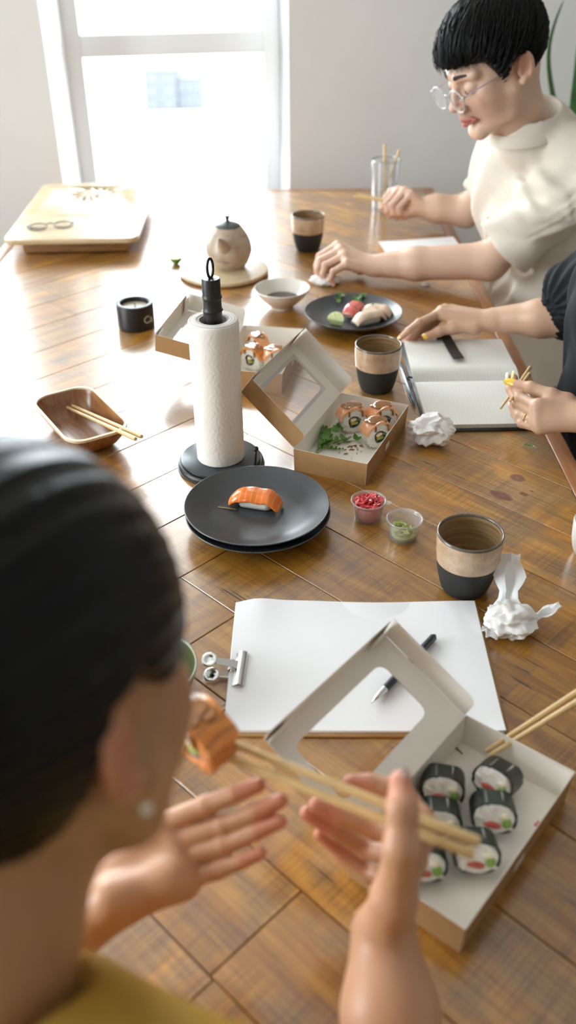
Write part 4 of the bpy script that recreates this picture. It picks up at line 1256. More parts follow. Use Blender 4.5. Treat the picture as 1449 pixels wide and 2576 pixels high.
# ---- eyeglasses builder
def glasses_meshes(R=.0235, gap=.0185, tl=.135):
    """local: x across, y back along the temples, z up; lens plane at y = 0"""
    out = {}
    ring = lambda sx: [(sx * (gap / 2 + R) + R * 1.02 * math.cos(a), .0, R * .96 * math.sin(a) * (1 if math.sin(a) < 0 else .92)) for a in np.linspace(0, 2 * PI, 33)]
    out['rim'] = [tube(ring(s_), .0016, 8, 'rim') for s_ in (-1, 1)]
    out['lens'] = [mesh('lens', ring(s_)[:-1] , [tuple(range(32))], False) for s_ in (-1, 1)]
    out['bridge'] = tube([(-gap / 2 - .001, 0, .006), (-gap / 4, -.002, .0095), (gap / 4, -.002, .0095), (gap / 2 + .001, 0, .006)], .0016, 8, 'bridge')
    out['hinge'] = [box(.006, .006, .006, (s_ * (gap / 2 + 2 * R + .0025), .0015, .009), .0012) for s_ in (-1, 1)]
    return out
CLEARF = simple('clear acetate frame', (.80, .80, .82), .12, coat=.6, trans=.55)
BLKF = simple('dark steel frame', (.03, .032, .036), .25, metal=.6)
LENSM = glassy('spectacle lens', (.97, .97, .98), .0, .9)
def eyeglasses(loc, rot, label, fm, folded, R=.0235, tm=None, tl=.135, spread=0.0):
    t = thing('eyeglasses', label, 'glasses', loc, rot); g = glasses_meshes(R)
    for m_ in g['rim']: add('rim', m_, fm, t)
    for m_ in g['lens']: add('lens', m_, LENSM, t)
    add('bridge', g['bridge'], fm, t)
    x = .0185 / 2 + 2 * R + .003
    for i, m_ in enumerate(g['hinge']):
        add('hinge', m_, fm, t)
        s_ = -1 if i == 0 else 1
        if folded: pts = [(s_ * x, .004 + .004 * i, .009), (s_ * x * .3, .007 + .004 * i, .009), (-s_ * x * .62, .009 + .004 * i, .004), (-s_ * x * .86, .010 + .004 * i, -.008)]
        else: pts = [(s_ * x, .003, .009), (s_ * (x + spread * .6), .05, .010), (s_ * (x + spread), tl * .72, .008), (s_ * (x + spread - .001), tl * .88, -.004), (s_ * (x + spread - .003), tl, -.020)]
        add('temple', tube(pts, [.0014] * len(pts), 8, 'temple'), tm or fm, t)
    return t
eyeglasses((-.602, 2.362, T + TH + .0050), (R_(-84), 0, R_(16)), 'folded dark thin-rimmed eyeglasses lying on the bamboo tea tray', BLKF, True, .022)

# ---- tumbler of chopsticks at the far end
TUMG = glassy('clear drinking glass', (.95, .96, .97), .03, 2.5, .07, (.95, .96, .98))
t = thing('drinking_glass', 'tall clear drinking glass with two chopsticks standing in it', 'glass', (.281, 2.640, T), 0)
add('wall', lathe(smooth_prof([(0, 0), (.029, 0), (.0315, .002), (.0335, .02), (.0370, .08), (.0402, .138), (.0398, .1395), (.0390, .138), (.0354, .08), (.0318, .022), (.029, .013), (0, .0115)], 3), 56, 'wall'), TUMG, t)
chopstick((.285, 2.628, T + .013), (.2775, 2.664, T + .176), 'pale bamboo chopstick upright in the far glass, taller one', 'chopsticks in the far glass', .003, .004)
chopstick((.268, 2.640, T + .013), (.318, 2.648, T + .165), 'pale bamboo chopstick leaning right in the far glass', 'chopsticks in the far glass', .0026, .0034)

# ---- notebook
COVM = simple('black leatherette', (.012, .014, .015), .45, spec=.5, bmp=.3, bscale=700)
def page_mat():
    m, nt, b = nodes_of('cream ruled page'); v = mapped(nt)
    wv = N(nt, 'ShaderNodeTexWave', Vector=v, Scale=50.0, Distortion=0.0); wv.bands_direction = 'X'
    nt.links.new(mixc(nt, ramp(nt, wv.outputs['Fac'], [(.965, 0.0), (.99, .30)]), (.80, .785, .72), (.50, .52, .52)), b.inputs['Base Color']); b.inputs['Roughness'].default_value = .8; return m
PAGEM = page_mat()
EDGP = simple('page block edge', (.70, .67, .56), .85, var=.1, vscale=400)
t = thing('notebook', 'open black notebook with blank cream ruled pages and a black strap', 'notebook', (.330, 1.524, T), R_(.8))
NW = .204
add('cover', box(NW, .368, .003, (0, 0, .0016), .001, 1), COVM, t)
for nm, y0, y1, sgn in (('page_block', .0, .176, 1), ('page_block', -.0, -.176, -1)):
    g = []
    for i in range(17):
        u = i / 16; y = y0 + (y1 - y0) * u
        z = .0046 + .0085 * (1 - math.exp(-u * 9)) * (1 - .35 * u) + (.0035 * math.exp(-((u - .18) / .12) ** 2) if sgn > 0 else .0)
        g.append([(-NW / 2 + .005 + (NW - .010) * j / 8 + (.004 * u if sgn > 0 else -.0), y, z) for j in range(9)])
    v = [p for r in g for p in r]; nt_ = len(v); v += [(x, y, .0031) for x, y, z in v]; f = []
    for i in range(16):
        for j in range(8): p = i * 9 + j; f.append((p, p + 1, p + 10, p + 9))
    f = [q[::-1] for q in f] if sgn < 0 else f
    npg = len(f)
    ring = [j for j in range(9)] + [i * 9 + 8 for i in range(1, 17)] + [16 * 9 + j for j in range(7, -1, -1)] + [i * 9 for i in range(15, 0, -1)]
    for k in range(len(ring)): p, q_ = ring[k], ring[(k + 1) % len(ring)]; f.append((p, q_, nt_ + q_, nt_ + p))
    me = mesh(nm, v, f); me.materials.append(PAGEM); me.materials.append(EDGP)
    for k, pg in enumerate(me.polygons): pg.material_index = 0 if k < npg else 1
    me.set_sharp_from_angle(angle=R_(40)); add(nm, me, None, t)
st = [[(x, y, z) for x in (-.0105, .0105)] for y, z in ((.186, .004), (.1875, .012), (.184, .0175), (.176, .0165), (.150, .0145), (.110, .0150), (.068, .0180))]
st = [[(p[0] + .012 * (1 - i / 6) * 0 + .0045 * (i - 2) * .5, p[1] - abs(p[0]) * 0 + (p[0] * .25 if i == 6 else 0), p[2]) for p in r] for i, r in enumerate(st)]
add('strap', sheet(st, .0012, 'strap'), COVM, t, (-.013, 0, .0008))
add('pen_loop', tube([(-NW / 2 - .002, .012, .003), (-NW / 2 - .007, .010, .007), (-NW / 2 - .004, .008, .011), (-NW / 2 + .003, .008, .009)], .0018, 8, 'pen_loop'), COVM, t)

# ---- pens
def pen(loc, rot, label, body, L=.135, r=.0044, tipm=None, clip=False):
    t = thing('pen', label, 'pen', loc, rot)
    def seg(nm, pr, m_): o = add(nm, lathe(pr, 20, nm), m_, t, sharp=50); o.rotation_euler = (0, R_(90), 0); return o
    seg('barrel', [(0, -.0), (r * .9, 0), (r, .001), (r * 1.02, L * .5), (r * .98, L * .80), (r * .92, L * .805), (0, L * .805)], body)
    seg('tip', [(0, L * .80), (r * .95, L * .80), (r * .78, L * .88), (r * .42, L * .955), (r * .2, L * .965), (r * .16, L), (0, L)], tipm or METALM)
    seg('end_cap', [(0, -.003), (r * .55, -.003), (r * .62, 0), (0, 0)], METALM)
    if clip:
        o = add('clip', box(.036, .003, .0012, (.024, 0, r + .0014), .0005), METALM, t)
    return t
NAVY = simple('dark navy pen barrel', (.020, .027, .038), .35, spec=.5)
TEAL = simple('blue grey pen barrel', (.045, .09, .13), .2, coat=.4)
d = Vector((.0890 - .1707, .7119 - .8173, 0)); pen((.1712, .818, T + .0118), (0, 0, math.atan2(d.y, d.x)), 'dark navy ballpoint with silver tip lying on the white pad', NAVY, d.length + .001, .0046)
pen((.2165, 1.602, T + .0048), (0, 0, math.atan2(1.3462 - 1.602, .2262 - .2165)), 'slim blue-grey pen lying along the left edge of the notebook', TEAL, .252 * .72, .0040, TEAL)

# ---- drawing pad with bulldog clip
t = thing('drawing_pad', 'white drawing pad on a brown board, nearest paper on the table', 'pad', (.0810, .7835, T), R_(-1.2))
add('backing_board', box(.303, .219, .0028, (.002, -.0015, .0014), .0006, 1), KRAFT, t)
g = []
for i in range(29):
    u = i / 28; row = []
    for j in range(21):
        q_ = j / 20; x = -.1495 + .299 * u; y = -.1065 + .2155 * q_
        lift = .0035 * math.exp(-((u - .10) / .07) ** 2) * max(0, (q_ - .45) / .55) ** 2 + .0016 * math.sin(u * 8) * max(0, q_ - .75) * 4 + .0022 * max(0, u - .93) / .07 * max(0, .1 - q_) / .1
        row.append((x, y + (-.0035 * math.exp(-((u - .0) / .035) ** 2) if q_ > .98 else 0), .0060 + lift))
    g.append(row)
me = sheet(g, .0005, 'top_sheet'); add('top_sheet', me, PAPERM, t)
add('paper_block', box(.2985, .2145, .0028, (-.001, .0005, .0042), .0003, 1), PAPERM, t)
t = thing('bulldog_clip', 'shiny steel bulldog clip on the left edge of the white pad', 'clip', (-.0655, .772, T), R_(-4))
g = []
for i in range(9):
    a = R_(-20 + 200 * i / 8); g.append([(.0098 + .0052 * math.cos(a) , y, .0068 + .0042 * math.sin(a)) for y in (-.027, .027)])
add('jaw', sheet(g, .0009, 'jaw'), METALM, t)
add('jaw', box(.012, .054, .001, (.008, 0, .0070), .0003, 1), METALM, t)
add('spring_barrel', tube([(-.001, -.0035, .0060), (-.001, .0125, .0060)], .0045, 14, 'spring_barrel'), METALM, t)
def arm(nm, pts, disc, y):
    add(nm, sheet([[(x, y - w_, z), (x, y + w_, z)] for x, z, w_ in pts], .0009, nm), METALM, t)
    o = add(nm, lathe([(0, -.0007), (.0088, -.0007), (.0095, 0), (.0088, .0007), (.0055, .0007), (.0048, -.0002), (0, -.0002)], 28, nm), METALM, t, disc); o.rotation_euler = (R_(18), R_(-8), 0)
arm('upper_arm', [(.008, .0095, .0062), (-.008, .0125, .0058), (-.022, .0150, .0050)], (-.0270, .0045, .0165), .0045)
arm('lower_arm', [(.004, .0040, .005), (-.010, .0042, .005), (-.018, .0046, .0045)], (-.0235, -.0085, .0055), -.0065)
add('rivet', lathe([(0, 0), (.0022, 0), (.0018, .0008), (0, .001)], 12, 'rivet'), simple('dark rivet', (.03, .03, .03), .4), t, (-.0235, -.0085, .0062))

# ---- loose paper, napkins, crumpled tissues
g = []
for i in range(13):
    row = []
    for j in range(9): x = -.10 + .20 * i / 12; y = -.055 + .11 * j / 8; row.append((x, y, .0012 + .0030 * max(0, j / 8 - .6) * max(0, i / 12 - .3) * 4))
    g.append(row)
o = add('paper_sheet', sheet(g, .0006, 'paper_sheet'), PAPERM, None, (.347, 2.318, T), (0, 0, R_(7))); tag(o, 'loose white paper sheet beneath the forearm of the man in glasses', 'paper')
from mathutils import noise as MN
def crumple(name, label, loc, r, sx, sz, seed, flaps=()):
    bm = bmesh.new(); bmesh.ops.create_icosphere(bm, subdivisions=5, radius=1)
    off = Vector((seed * 3.1, seed * 1.7, seed * .9))
    for q in bm.verts:
        n = q.co.normalized(); p = n * 1.5 + off
        ridg = 1 - abs(MN.noise(p * .9)) * 1.5; r2 = 1 - abs(MN.noise(p * 1.7)) * 1.6; r3 = 1 - abs(MN.noise(p * 3.6 + Vector((r2, 0, 0)))) * 1.5
        d = .50 + .36 * ridg + .15 * r2 + .045 * r3
        q.co = Vector((n.x * d * sx, n.y * d, n.z * d * sz)) * r
    zm = min(q.co.z for q in bm.verts)
    for q in bm.verts: q.co.z = max(q.co.z - zm - r * .12, 0)
    for (px, py, pz, L, w_, a, tilt) in flaps:
        me_f = sheet([[tuple(Vector((px, py, pz)) + Matrix.Rotation(a, 3, 'Z') @ Matrix.Rotation(-tilt, 3, 'Y') @ Vector((L * i / 9, (w_ * (.75 + .25 * math.sin(i * 1.3))) * (j / 6 - .5), .004 * MN.noise(Vector((i * .5, j * .7, seed))) + .003 * math.sin(j * 1.6 + i * .3)))) for j in range(7)] for i in range(10)], .0008)
        bm.from_mesh(me_f); bpy.data.meshes.remove(me_f)
    o = add(name, from_bm(bm, name), TISSM, None, loc); o.data.set_sharp_from_angle(angle=R_(38)); return tag(o, label, 'tissue')
crumple('crumpled_tissue', 'white tissue crumpled to a ball at the notebook corner', (.2335, 1.303, T), .034, 1.12, .85, 2, [(.018, .006, .018, .022, .02, .2, .35)])
crumple('crumpled_tissue', 'torn crumpled tissue with an upright flap, beside the nearest tumbler', (.268, .842, T), .032, 1.05, .62, 5, [(-.002, .010, .006, .085, .040, R_(80), R_(40)), (.016, .0, .008, .050, .022, R_(18), R_(24)), (-.008, -.008, .006, .03, .026, R_(200), R_(15))])
crumple('napkin', 'white napkin pinched under the hand of the man in glasses', (.092, 2.062, T), .030, 1.3, .35, 9)
crumple('napkin_scrap', 'tiny white napkin scrap below the forearm of the man in glasses', (.322, 2.036, T), .007, 1.6, .5, 4)

# ---- crumbs and bits
STRAW = simple('dry straw brown', (.42, .30, .10), .6)
o = add('straw_bit', tube([(-.0128, .0035, .0012), (0, 0, .0012), (.0128, -.0032, .0012)], .0009, 6, 'straw_bit'), STRAW, None, (-.087, 1.0895, ZP + .0002)); tag(o, 'short dry straw bit on the upper slate plate', 'straw')
sprig((.386, 1.291, T), R_(5), 'tiny green herb bit on the bare boards by the table edge', 1, .018, 31, leaf=.004)
sprig((.112, 1.893, ZP3 + .006), R_(75), 'small green sprig at the back left of the far plate', 2, .026, 41, leaf=.009)
sprig((.148, 1.893, ZP3 + .006), R_(70), 'small green sprig at the back middle of the far plate', 2, .026, 42, leaf=.010)
sprig((.170, 1.868, ZP3 + .002), R_(25), 'green sprig at the back right of the far plate', 3, .034, 43, leaf=.010)
HERB = simple('brown herb scrap', (.13, .10, .04), .6)
for (x, y, L, a, lb) in ((.172, .655, .020, -50, 'brown herb scrap on the back wall side of the maki box'), (.150, .640, .018, 60, 'thin dry stalk on the floor of the maki box')):
    o = add('herb_scrap', tube([(-L / 2, 0, 0), (0, .001, .0006), (L / 2, 0, 0)], [.0006, .0012, .0005], 6, 'herb_scrap'), HERB, None, (x, y, ZB + .0012), (0, 0, R_(a))); tag(o, lb, 'herb')

# ---- snake plant by the back wall
LEAFG = simple('snake plant leaf', (.045, .13, .035), .35, var=.35, vscale=16, bmp=.1)
POTM = simple('grey plant pot', (.38, .37, .36), .7, var=.1)
t = thing('snake_plant', 'tall green snake plant by the back wall behind the man in glasses', 'plant', (.86, 2.76, 0), 0)
add('pot', lathe(smooth_prof([(0, 0), (.11, 0), (.12, .01), (.145, .28), (.148, .34), (.138, .342), (.13, .30), (0, .29)], 3), 40, 'pot'), POTM, t)
def blade(pts, wid, tw=0.0):
    g = []; m_ = len(pts)
    for i, p in enumerate(pts):
        a = tw * i / m_; w_ = wid[i]; g.append([(p[0] + math.cos(a) * w_ * q_, p[1] + math.sin(a) * w_ * q_ + .25 * abs(q_) * w_, p[2]) for q_ in (-1, -.5, 0, .5, 1)])
    o = add('leaf', sheet(g, .003, 'leaf'), LEAFG, t); md = o.modifiers.new('s', 'SUBSURF'); md.levels = md.render_levels = 1
blade([(-.01, 0, .29), (-.06, 0, .75), (-.085, -.01, .95), (-.103, -.01, 1.01), (-.127, -.01, 1.073), (-.141, -.01, 1.132), (-.141, -.01, 1.180), (-.130, -.01, 1.232), (-.118, -.01, 1.265)], [.012, .010, .010, .009, .008, .007, .0065, .005, .0015], .9)
blade([(.0, .02, .29), (-.01, .01, .6), (-.024, -.01, .90), (-.030, -.01, 1.00), (-.036, -.01, 1.09), (-.050, -.01, 1.16), (-.066, -.01, 1.205)], [.020, .026, .030, .032, .028, .018, .002], .25)
blade([(.03, -.03, .29), (.06, -.03, .7), (.08, -.03, 1.0), (.09, -.03, 1.25)], [.02, .03, .028, .002], -.3)
NL = {
    'wrist': [(-0.1615, 0.3925, 0.8630)],
    'elbow': [(-0.2552, 0.3245, 0.7883)],
    'index': [(-0.0994, 0.4488, 0.9022), (-0.0647, 0.4537, 0.9184), (-0.0426, 0.4550, 0.9293), (-0.0245, 0.4589, 0.9351)],
    'middle': [(-0.0895, 0.4382, 0.8952), (-0.0520, 0.4431, 0.9080), (-0.0276, 0.4459, 0.9193), (-0.0081, 0.4503, 0.9277)],
    'ring': [(-0.0845, 0.4280, 0.8890), (-0.0518, 0.4322, 0.8989), (-0.0271, 0.4358, 0.9097), (-0.0085, 0.4396, 0.9170)],
    'pinky': [(-0.0810, 0.4153, 0.8809), (-0.0554, 0.4183, 0.8888), (-0.0378, 0.4205, 0.8958), (-0.0229, 0.4241, 0.9011)],
    'thumb': [(-0.1368, 0.4221, 0.8623), (-0.1238, 0.4493, 0.8758), (-0.1120, 0.4628, 0.8870), (-0.1032, 0.4729, 0.8932)],
    'heel': [(-0.1309, 0.3944, 0.8892), (-0.0893, 0.4106, 0.8899)],
}
NR = {
    'wrist': [(0.0663, 0.3814, 0.8643)],
    'elbow': [(0.0701, 0.2642, 0.8061)],
    'thumb': [(0.0710, 0.3802, 0.9074), (0.0746, 0.3878, 0.9547), (0.0761, 0.4053, 0.9738), (0.0764, 0.4235, 0.9793)],
    'index': [(0.0946, 0.4335, 0.9242), (0.0841, 0.4594, 0.9269), (0.0604, 0.4655, 0.9271), (0.0458, 0.4663, 0.9282)],
    'middle': [(0.0970, 0.4411, 0.8906), (0.0669, 0.4623, 0.8773), (0.0403, 0.4697, 0.8829), (0.0199, 0.4749, 0.8907)],
    'ring': [(0.0950, 0.4438, 0.8622), (0.0623, 0.4680, 0.8444), (0.0363, 0.4744, 0.8594), (0.0128, 0.4807, 0.8742)],
    'pinky': [(0.0873, 0.4421, 0.8417), (0.0645, 0.4626, 0.8202), (0.0451, 0.4728, 0.8301), (0.0237, 0.4806, 0.8471)],
    'heel': [(0.0561, 0.4257, 0.8407)],
    's1': [(-0.0599, 0.4904, 0.9552), (0.1310, 0.3998, 0.9439)],
    's2': [(-0.0641, 0.4810, 0.9502), (0.1260, 0.3927, 0.9405)],
    'roll': [(-0.0610, 0.4862, 0.9580)],
}
ML = {
    'wrist': [(0.2015, 2.0650, 0.7884)],
    'elbow': [(0.4581, 2.0500, 0.7944)],
    'pinky': [(0.1395, 2.0450, 0.7995), (0.1086, 2.0360, 0.7844), (0.1033, 2.0340, 0.7684), (0.1089, 2.0320, 0.7587)],
    'ring': [(0.1353, 2.0700, 0.8097), (0.0913, 2.0600, 0.7912), (0.0859, 2.0560, 0.7721), (0.0944, 2.0550, 0.7563)],
    'middle': [(0.1280, 2.0900, 0.8163), (0.0810, 2.0800, 0.7958), (0.0746, 2.0740, 0.7773), (0.0792, 2.0700, 0.7597)],
    'index': [(0.1215, 2.1100, 0.8211), (0.0807, 2.0980, 0.8002), (0.0732, 2.0900, 0.7813), (0.0732, 2.0850, 0.7621)],
    'thumb': [(0.1743, 2.1000, 0.7730), (0.1440, 2.1100, 0.7776), (0.1090, 2.1000, 0.7737), (0.0873, 2.0900, 0.7659)],
}
MR = {
    'wrist': [(0.3547, 2.4700, 0.8090)],
    'elbow': [(0.4732, 2.4600, 0.8023)],
    'index': [(0.2862, 2.5100, 0.8386), (0.2621, 2.4900, 0.8150), (0.2607, 2.4800, 0.8031), (0.2693, 2.4750, 0.7929)],
    'middle': [(0.3027, 2.4900, 0.8477), (0.2696, 2.4700, 0.8182), (0.2728, 2.4600, 0.8002), (0.2803, 2.4550, 0.7879)],
    'ring': [(0.3168, 2.4750, 0.8493), (0.2819, 2.4550, 0.8170), (0.2876, 2.4480, 0.7971), (0.2989, 2.4500, 0.7860)],
    'pinky': [(0.3311, 2.4600, 0.8449), (0.2999, 2.4450, 0.8144), (0.3027, 2.4430, 0.7984), (0.3112, 2.4480, 0.7886)],
    'thumb': [(0.3374, 2.4700, 0.7988), (0.3155, 2.4600, 0.7914), (0.2988, 2.4550, 0.7971), (0.2884, 2.4600, 0.8042)],
    's1': [(0.1837, 2.5000, 0.8298), (0.3557, 2.4500, 0.8186)],
    's2': [(0.1928, 2.5100, 0.8333), (0.3569, 2.4550, 0.8111)],
}
WR = {
    'wrist': [(0.4080, 1.6910, 0.8060)],
    'fore': [(0.4929, 1.5996, 0.8160)],
    'index': [(0.3048, 1.7147, 0.8100), (0.2602, 1.6916, 0.8000), (0.2396, 1.6813, 0.7880), (0.2267, 1.6833, 0.7740)],
    'middle': [(0.3108, 1.7347, 0.8080), (0.2702, 1.7116, 0.7900), (0.2496, 1.6993, 0.7700), (0.2394, 1.7044, 0.7590)],
    'ring': [(0.3208, 1.7527, 0.8040), (0.2822, 1.7276, 0.7840), (0.2596, 1.7113, 0.7660), (0.2531, 1.7001, 0.7590)],
    'pinky': [(0.3348, 1.7677, 0.7980), (0.3002, 1.7416, 0.7780), (0.2756, 1.7233, 0.7620), (0.2692, 1.7017, 0.7590)],
    'thumb': [(0.3709, 1.6880, 0.7920), (0.3281, 1.6909, 0.7880), (0.3004, 1.6901, 0.7820), (0.2766, 1.6836, 0.7750)],
}
WL = {
    'wrist': [(0.4583, 1.2632, 0.8160)],
    'fore': [(0.5413, 1.1879, 0.8250)],
    'thumb': [(0.4408, 1.2916, 0.8280), (0.4188, 1.3011, 0.8360), (0.3911, 1.3246, 0.8380), (0.3703, 1.3443, 0.8350)],
    'index': [(0.3939, 1.2848, 0.8250), (0.3754, 1.3245, 0.8220), (0.3699, 1.3479, 0.8290), (0.3723, 1.3617, 0.8380)],
    'middle': [(0.3942, 1.2790, 0.8140), (0.3732, 1.3296, 0.8080), (0.3676, 1.3607, 0.8170), (0.3682, 1.3798, 0.8280)],
    'ring': [(0.3938, 1.2714, 0.8040), (0.3754, 1.3083, 0.7960), (0.3723, 1.3361, 0.7960), (0.3712, 1.3471, 0.8020)],
    'pinky': [(0.3973, 1.2651, 0.7960), (0.3753, 1.2925, 0.7900), (0.3708, 1.3253, 0.7900), (0.3688, 1.3438, 0.7950)],
    's1': [(0.3420, 1.3069, 0.8100), (0.4270, 1.4693, 0.8060)],
    's2': [(0.3586, 1.3198, 0.8160), (0.4162, 1.4310, 0.8120)],
}
WB = {
    'sleeve': [(0.5320, 1.6200, 0.8588), (0.4915, 1.6600, 0.8982), (0.5096, 1.6400, 0.7957)],
    'front': [(0.4599, 1.4200, 0.9164), (0.4679, 1.4200, 0.8458), (0.4972, 1.4200, 0.7864)],
    'hem': [(0.5092, 1.4500, 0.6801)],
}
MB = {
    'neckf': [(0.4488, 2.0200, 1.0736)],
    'neckb': [(0.5797, 2.1200, 1.1118)],
    'front': [(0.4415, 2.1500, 0.8593), (0.4412, 2.2000, 0.9460)],
    'hem': [(0.5444, 2.0000, 0.5941), (0.6359, 1.9500, 0.5295)],
    'cuff': [(0.4408, 2.0500, 0.8529), (0.5505, 1.9800, 0.7990)],
    'cuffR': [(0.4259, 2.4200, 0.8724), (0.4919, 2.4000, 0.8248)],
    'waist': [(0.4920, 2.0500, 0.6835)],
}

# ================================================================== people
def skin_mat(name, rough=.42):
    m, nt, b = nodes_of(name)
    at = nt.nodes.new('ShaderNodeAttribute'); at.attribute_name = 'tint'
    v = mapped(nt); f = noise(nt, v, 55, 4, .6)
    c = mixc(nt, math_(nt, 'MULTIPLY', ramp(nt, f, [(.35, 0.0), (.7, 1.0)]), .10), at.outputs['Color'], (.55, .22, .15))
    nt.links.new(c, b.inputs['Base Color'])
    b.inputs['Roughness'].default_value = rough; b.inputs['Specular IOR Level'].default_value = .45
    b.inputs['Subsurface Weight'].default_value = .16; b.inputs['Subsurface Scale'].default_value = .006; b.inputs['Subsurface Radius'].default_value = (1, .4, .22)
    bump(nt, b, noise(nt, v, 700, 2), .08, .0004)
    return m
SKIN = skin_mat('skin')
HAIRM = simple('black hair', (.0075, .0072, .0075), .36, spec=.6, bmp=.0)
def hair_mat():
    m, nt, b = nodes_of('black hair sheen'); v = mapped(nt)
    b.inputs['Base Color'].default_value = (.0050, .0050, .0052, 1); b.inputs['Roughness'].default_value = .33; b.inputs['Specular IOR Level'].default_value = .18
    bump(nt, b, noise(nt, mapped(nt, (1, 1, 1)), 420, 3), .12, .0006); return m
HAIRM = hair_mat()
NAILP = simple('natural nail', (.74, .52, .46), .25, coat=.4)
NAILY = simple('yellow nail polish', (.80, .52, .015), .2, coat=.6)
BROWM = simple('dark brow hair', (.030, .022, .018), .7)
GOLDM = simple('gold', (.72, .46, .15), .22, metal=1.0)
PEARLM = simple('pale pearl', (.80, .76, .62), .2, coat=.5)

def A3(l): return np.array(l, float)
FN = ('index', 'middle', 'ring', 'pinky')
FR = dict(index=1.0, middle=1.02, ring=.96, pinky=.84)
def hand(s, H, r, palm_r=1.55, fk=.0030):
    hr = H.get('hr', 1.5)
    w_ = A3(H['wrist'][0]); mc = {f: A3(H[f][0]) for f in FN}; mean = sum(mc.values()) / 4
    for f in FN:
        s.cone(w_ + (mc[f] - mean) * .42, mc[f], r * palm_r, r * 1.28, .012)
    for a, b in (('index', 'middle'), ('middle', 'ring'), ('ring', 'pinky')):
        s.cone(mc[a], mc[b], r * 1.12, r * 1.08, .006)
    if 'heel' in H:
        p = [w_] + [A3(q) for q in H['heel']] + [mc['pinky']]
        s.chain(p, [r * 1.5] + [r * hr] * len(H['heel']) + [r * 1.15], .016)
    t = [A3(q) for q in H['thumb']]
    s.cone(w_, t[0], r * 1.6, r * 1.75, .012); s.cone(t[0], (mc['index'] + t[1]) / 2 * .35 + mc['index'] * .65, r * 1.4, r * 1.0, .014)
    s.chain(t, [r * 1.75, r * 1.42, r * 1.22, r * 1.0], .007); s.ell(t[2], (r * 1.24,) * 3, k=.003)
    for f in FN:
        p = [A3(q) for q in H[f]]; q = r * FR[f]
        s.chain(p, [q * 1.20, q * 1.03, q * .93, q * .78], fk); s.ell(p[1], (q * 1.07,) * 3, k=.0025)
def arm(s, a, b, ra, rb, k=.014, bulge=0.0):
    a, b = A3(a), A3(b); m = a * .62 + b * .38
    s.cone(a, m, ra, ra * .45 + rb * .55 + bulge, k); s.cone(m, b, ra * .45 + rb * .55 + bulge, rb, k)
def tips(H, r, redc, st=.55):
    out = []
    for f in FN + ('thumb',):
        p = [A3(q) for q in H[f]]
        out.append((np.array([p[2] * .6 + p[3] * .4, p[3]]), r * 1.8, redc, st)); out.append((p[1], r * 1.5, redc, st * .35))
    return out
def nail(parent, pts, r, dorsal, mat, base=(0, 0, 0), long=1.0, name='fingernail'):
    p2, p3 = Vector(pts[2]), Vector(pts[3]); d = (p3 - p2).normalized(); n = Vector(dorsal); n = (n - d * n.dot(d)).normalized(); x = d.cross(n)
    g = []
    for i in range(7):
        u = i / 6; wd = r * .80 * math.sin(PI * min(1, .18 + .64 * u + .0)) ** .5 * (1 if u < .8 else 1 - (u - .8) * 1.5 * (long > 1.2))
        row = []
        for j in range(7):
            q = -1 + 2 * j / 6; a = q * 1.05
            row.append(tuple(p3 + d * (r * (-.55 + 1.55 * long * u)) + x * wd * math.sin(a) / math.sin(1.05) + n * (r * .80 + .0006 - (1 - math.cos(a)) * r * .62 - r * .20 * u * u) - Vector(base)))
        g.append(row)
    return add(name, sheet(g, .0007, name), mat, parent)
def join(name, *ms):
    bm = bmesh.new()
    for m_ in ms: bm.from_mesh(m_)
    me = bpy.data.meshes.new(name); bm.to_mesh(me); bm.free(); me.polygons.foreach_set('use_smooth', [True] * len(me.polygons)); return me

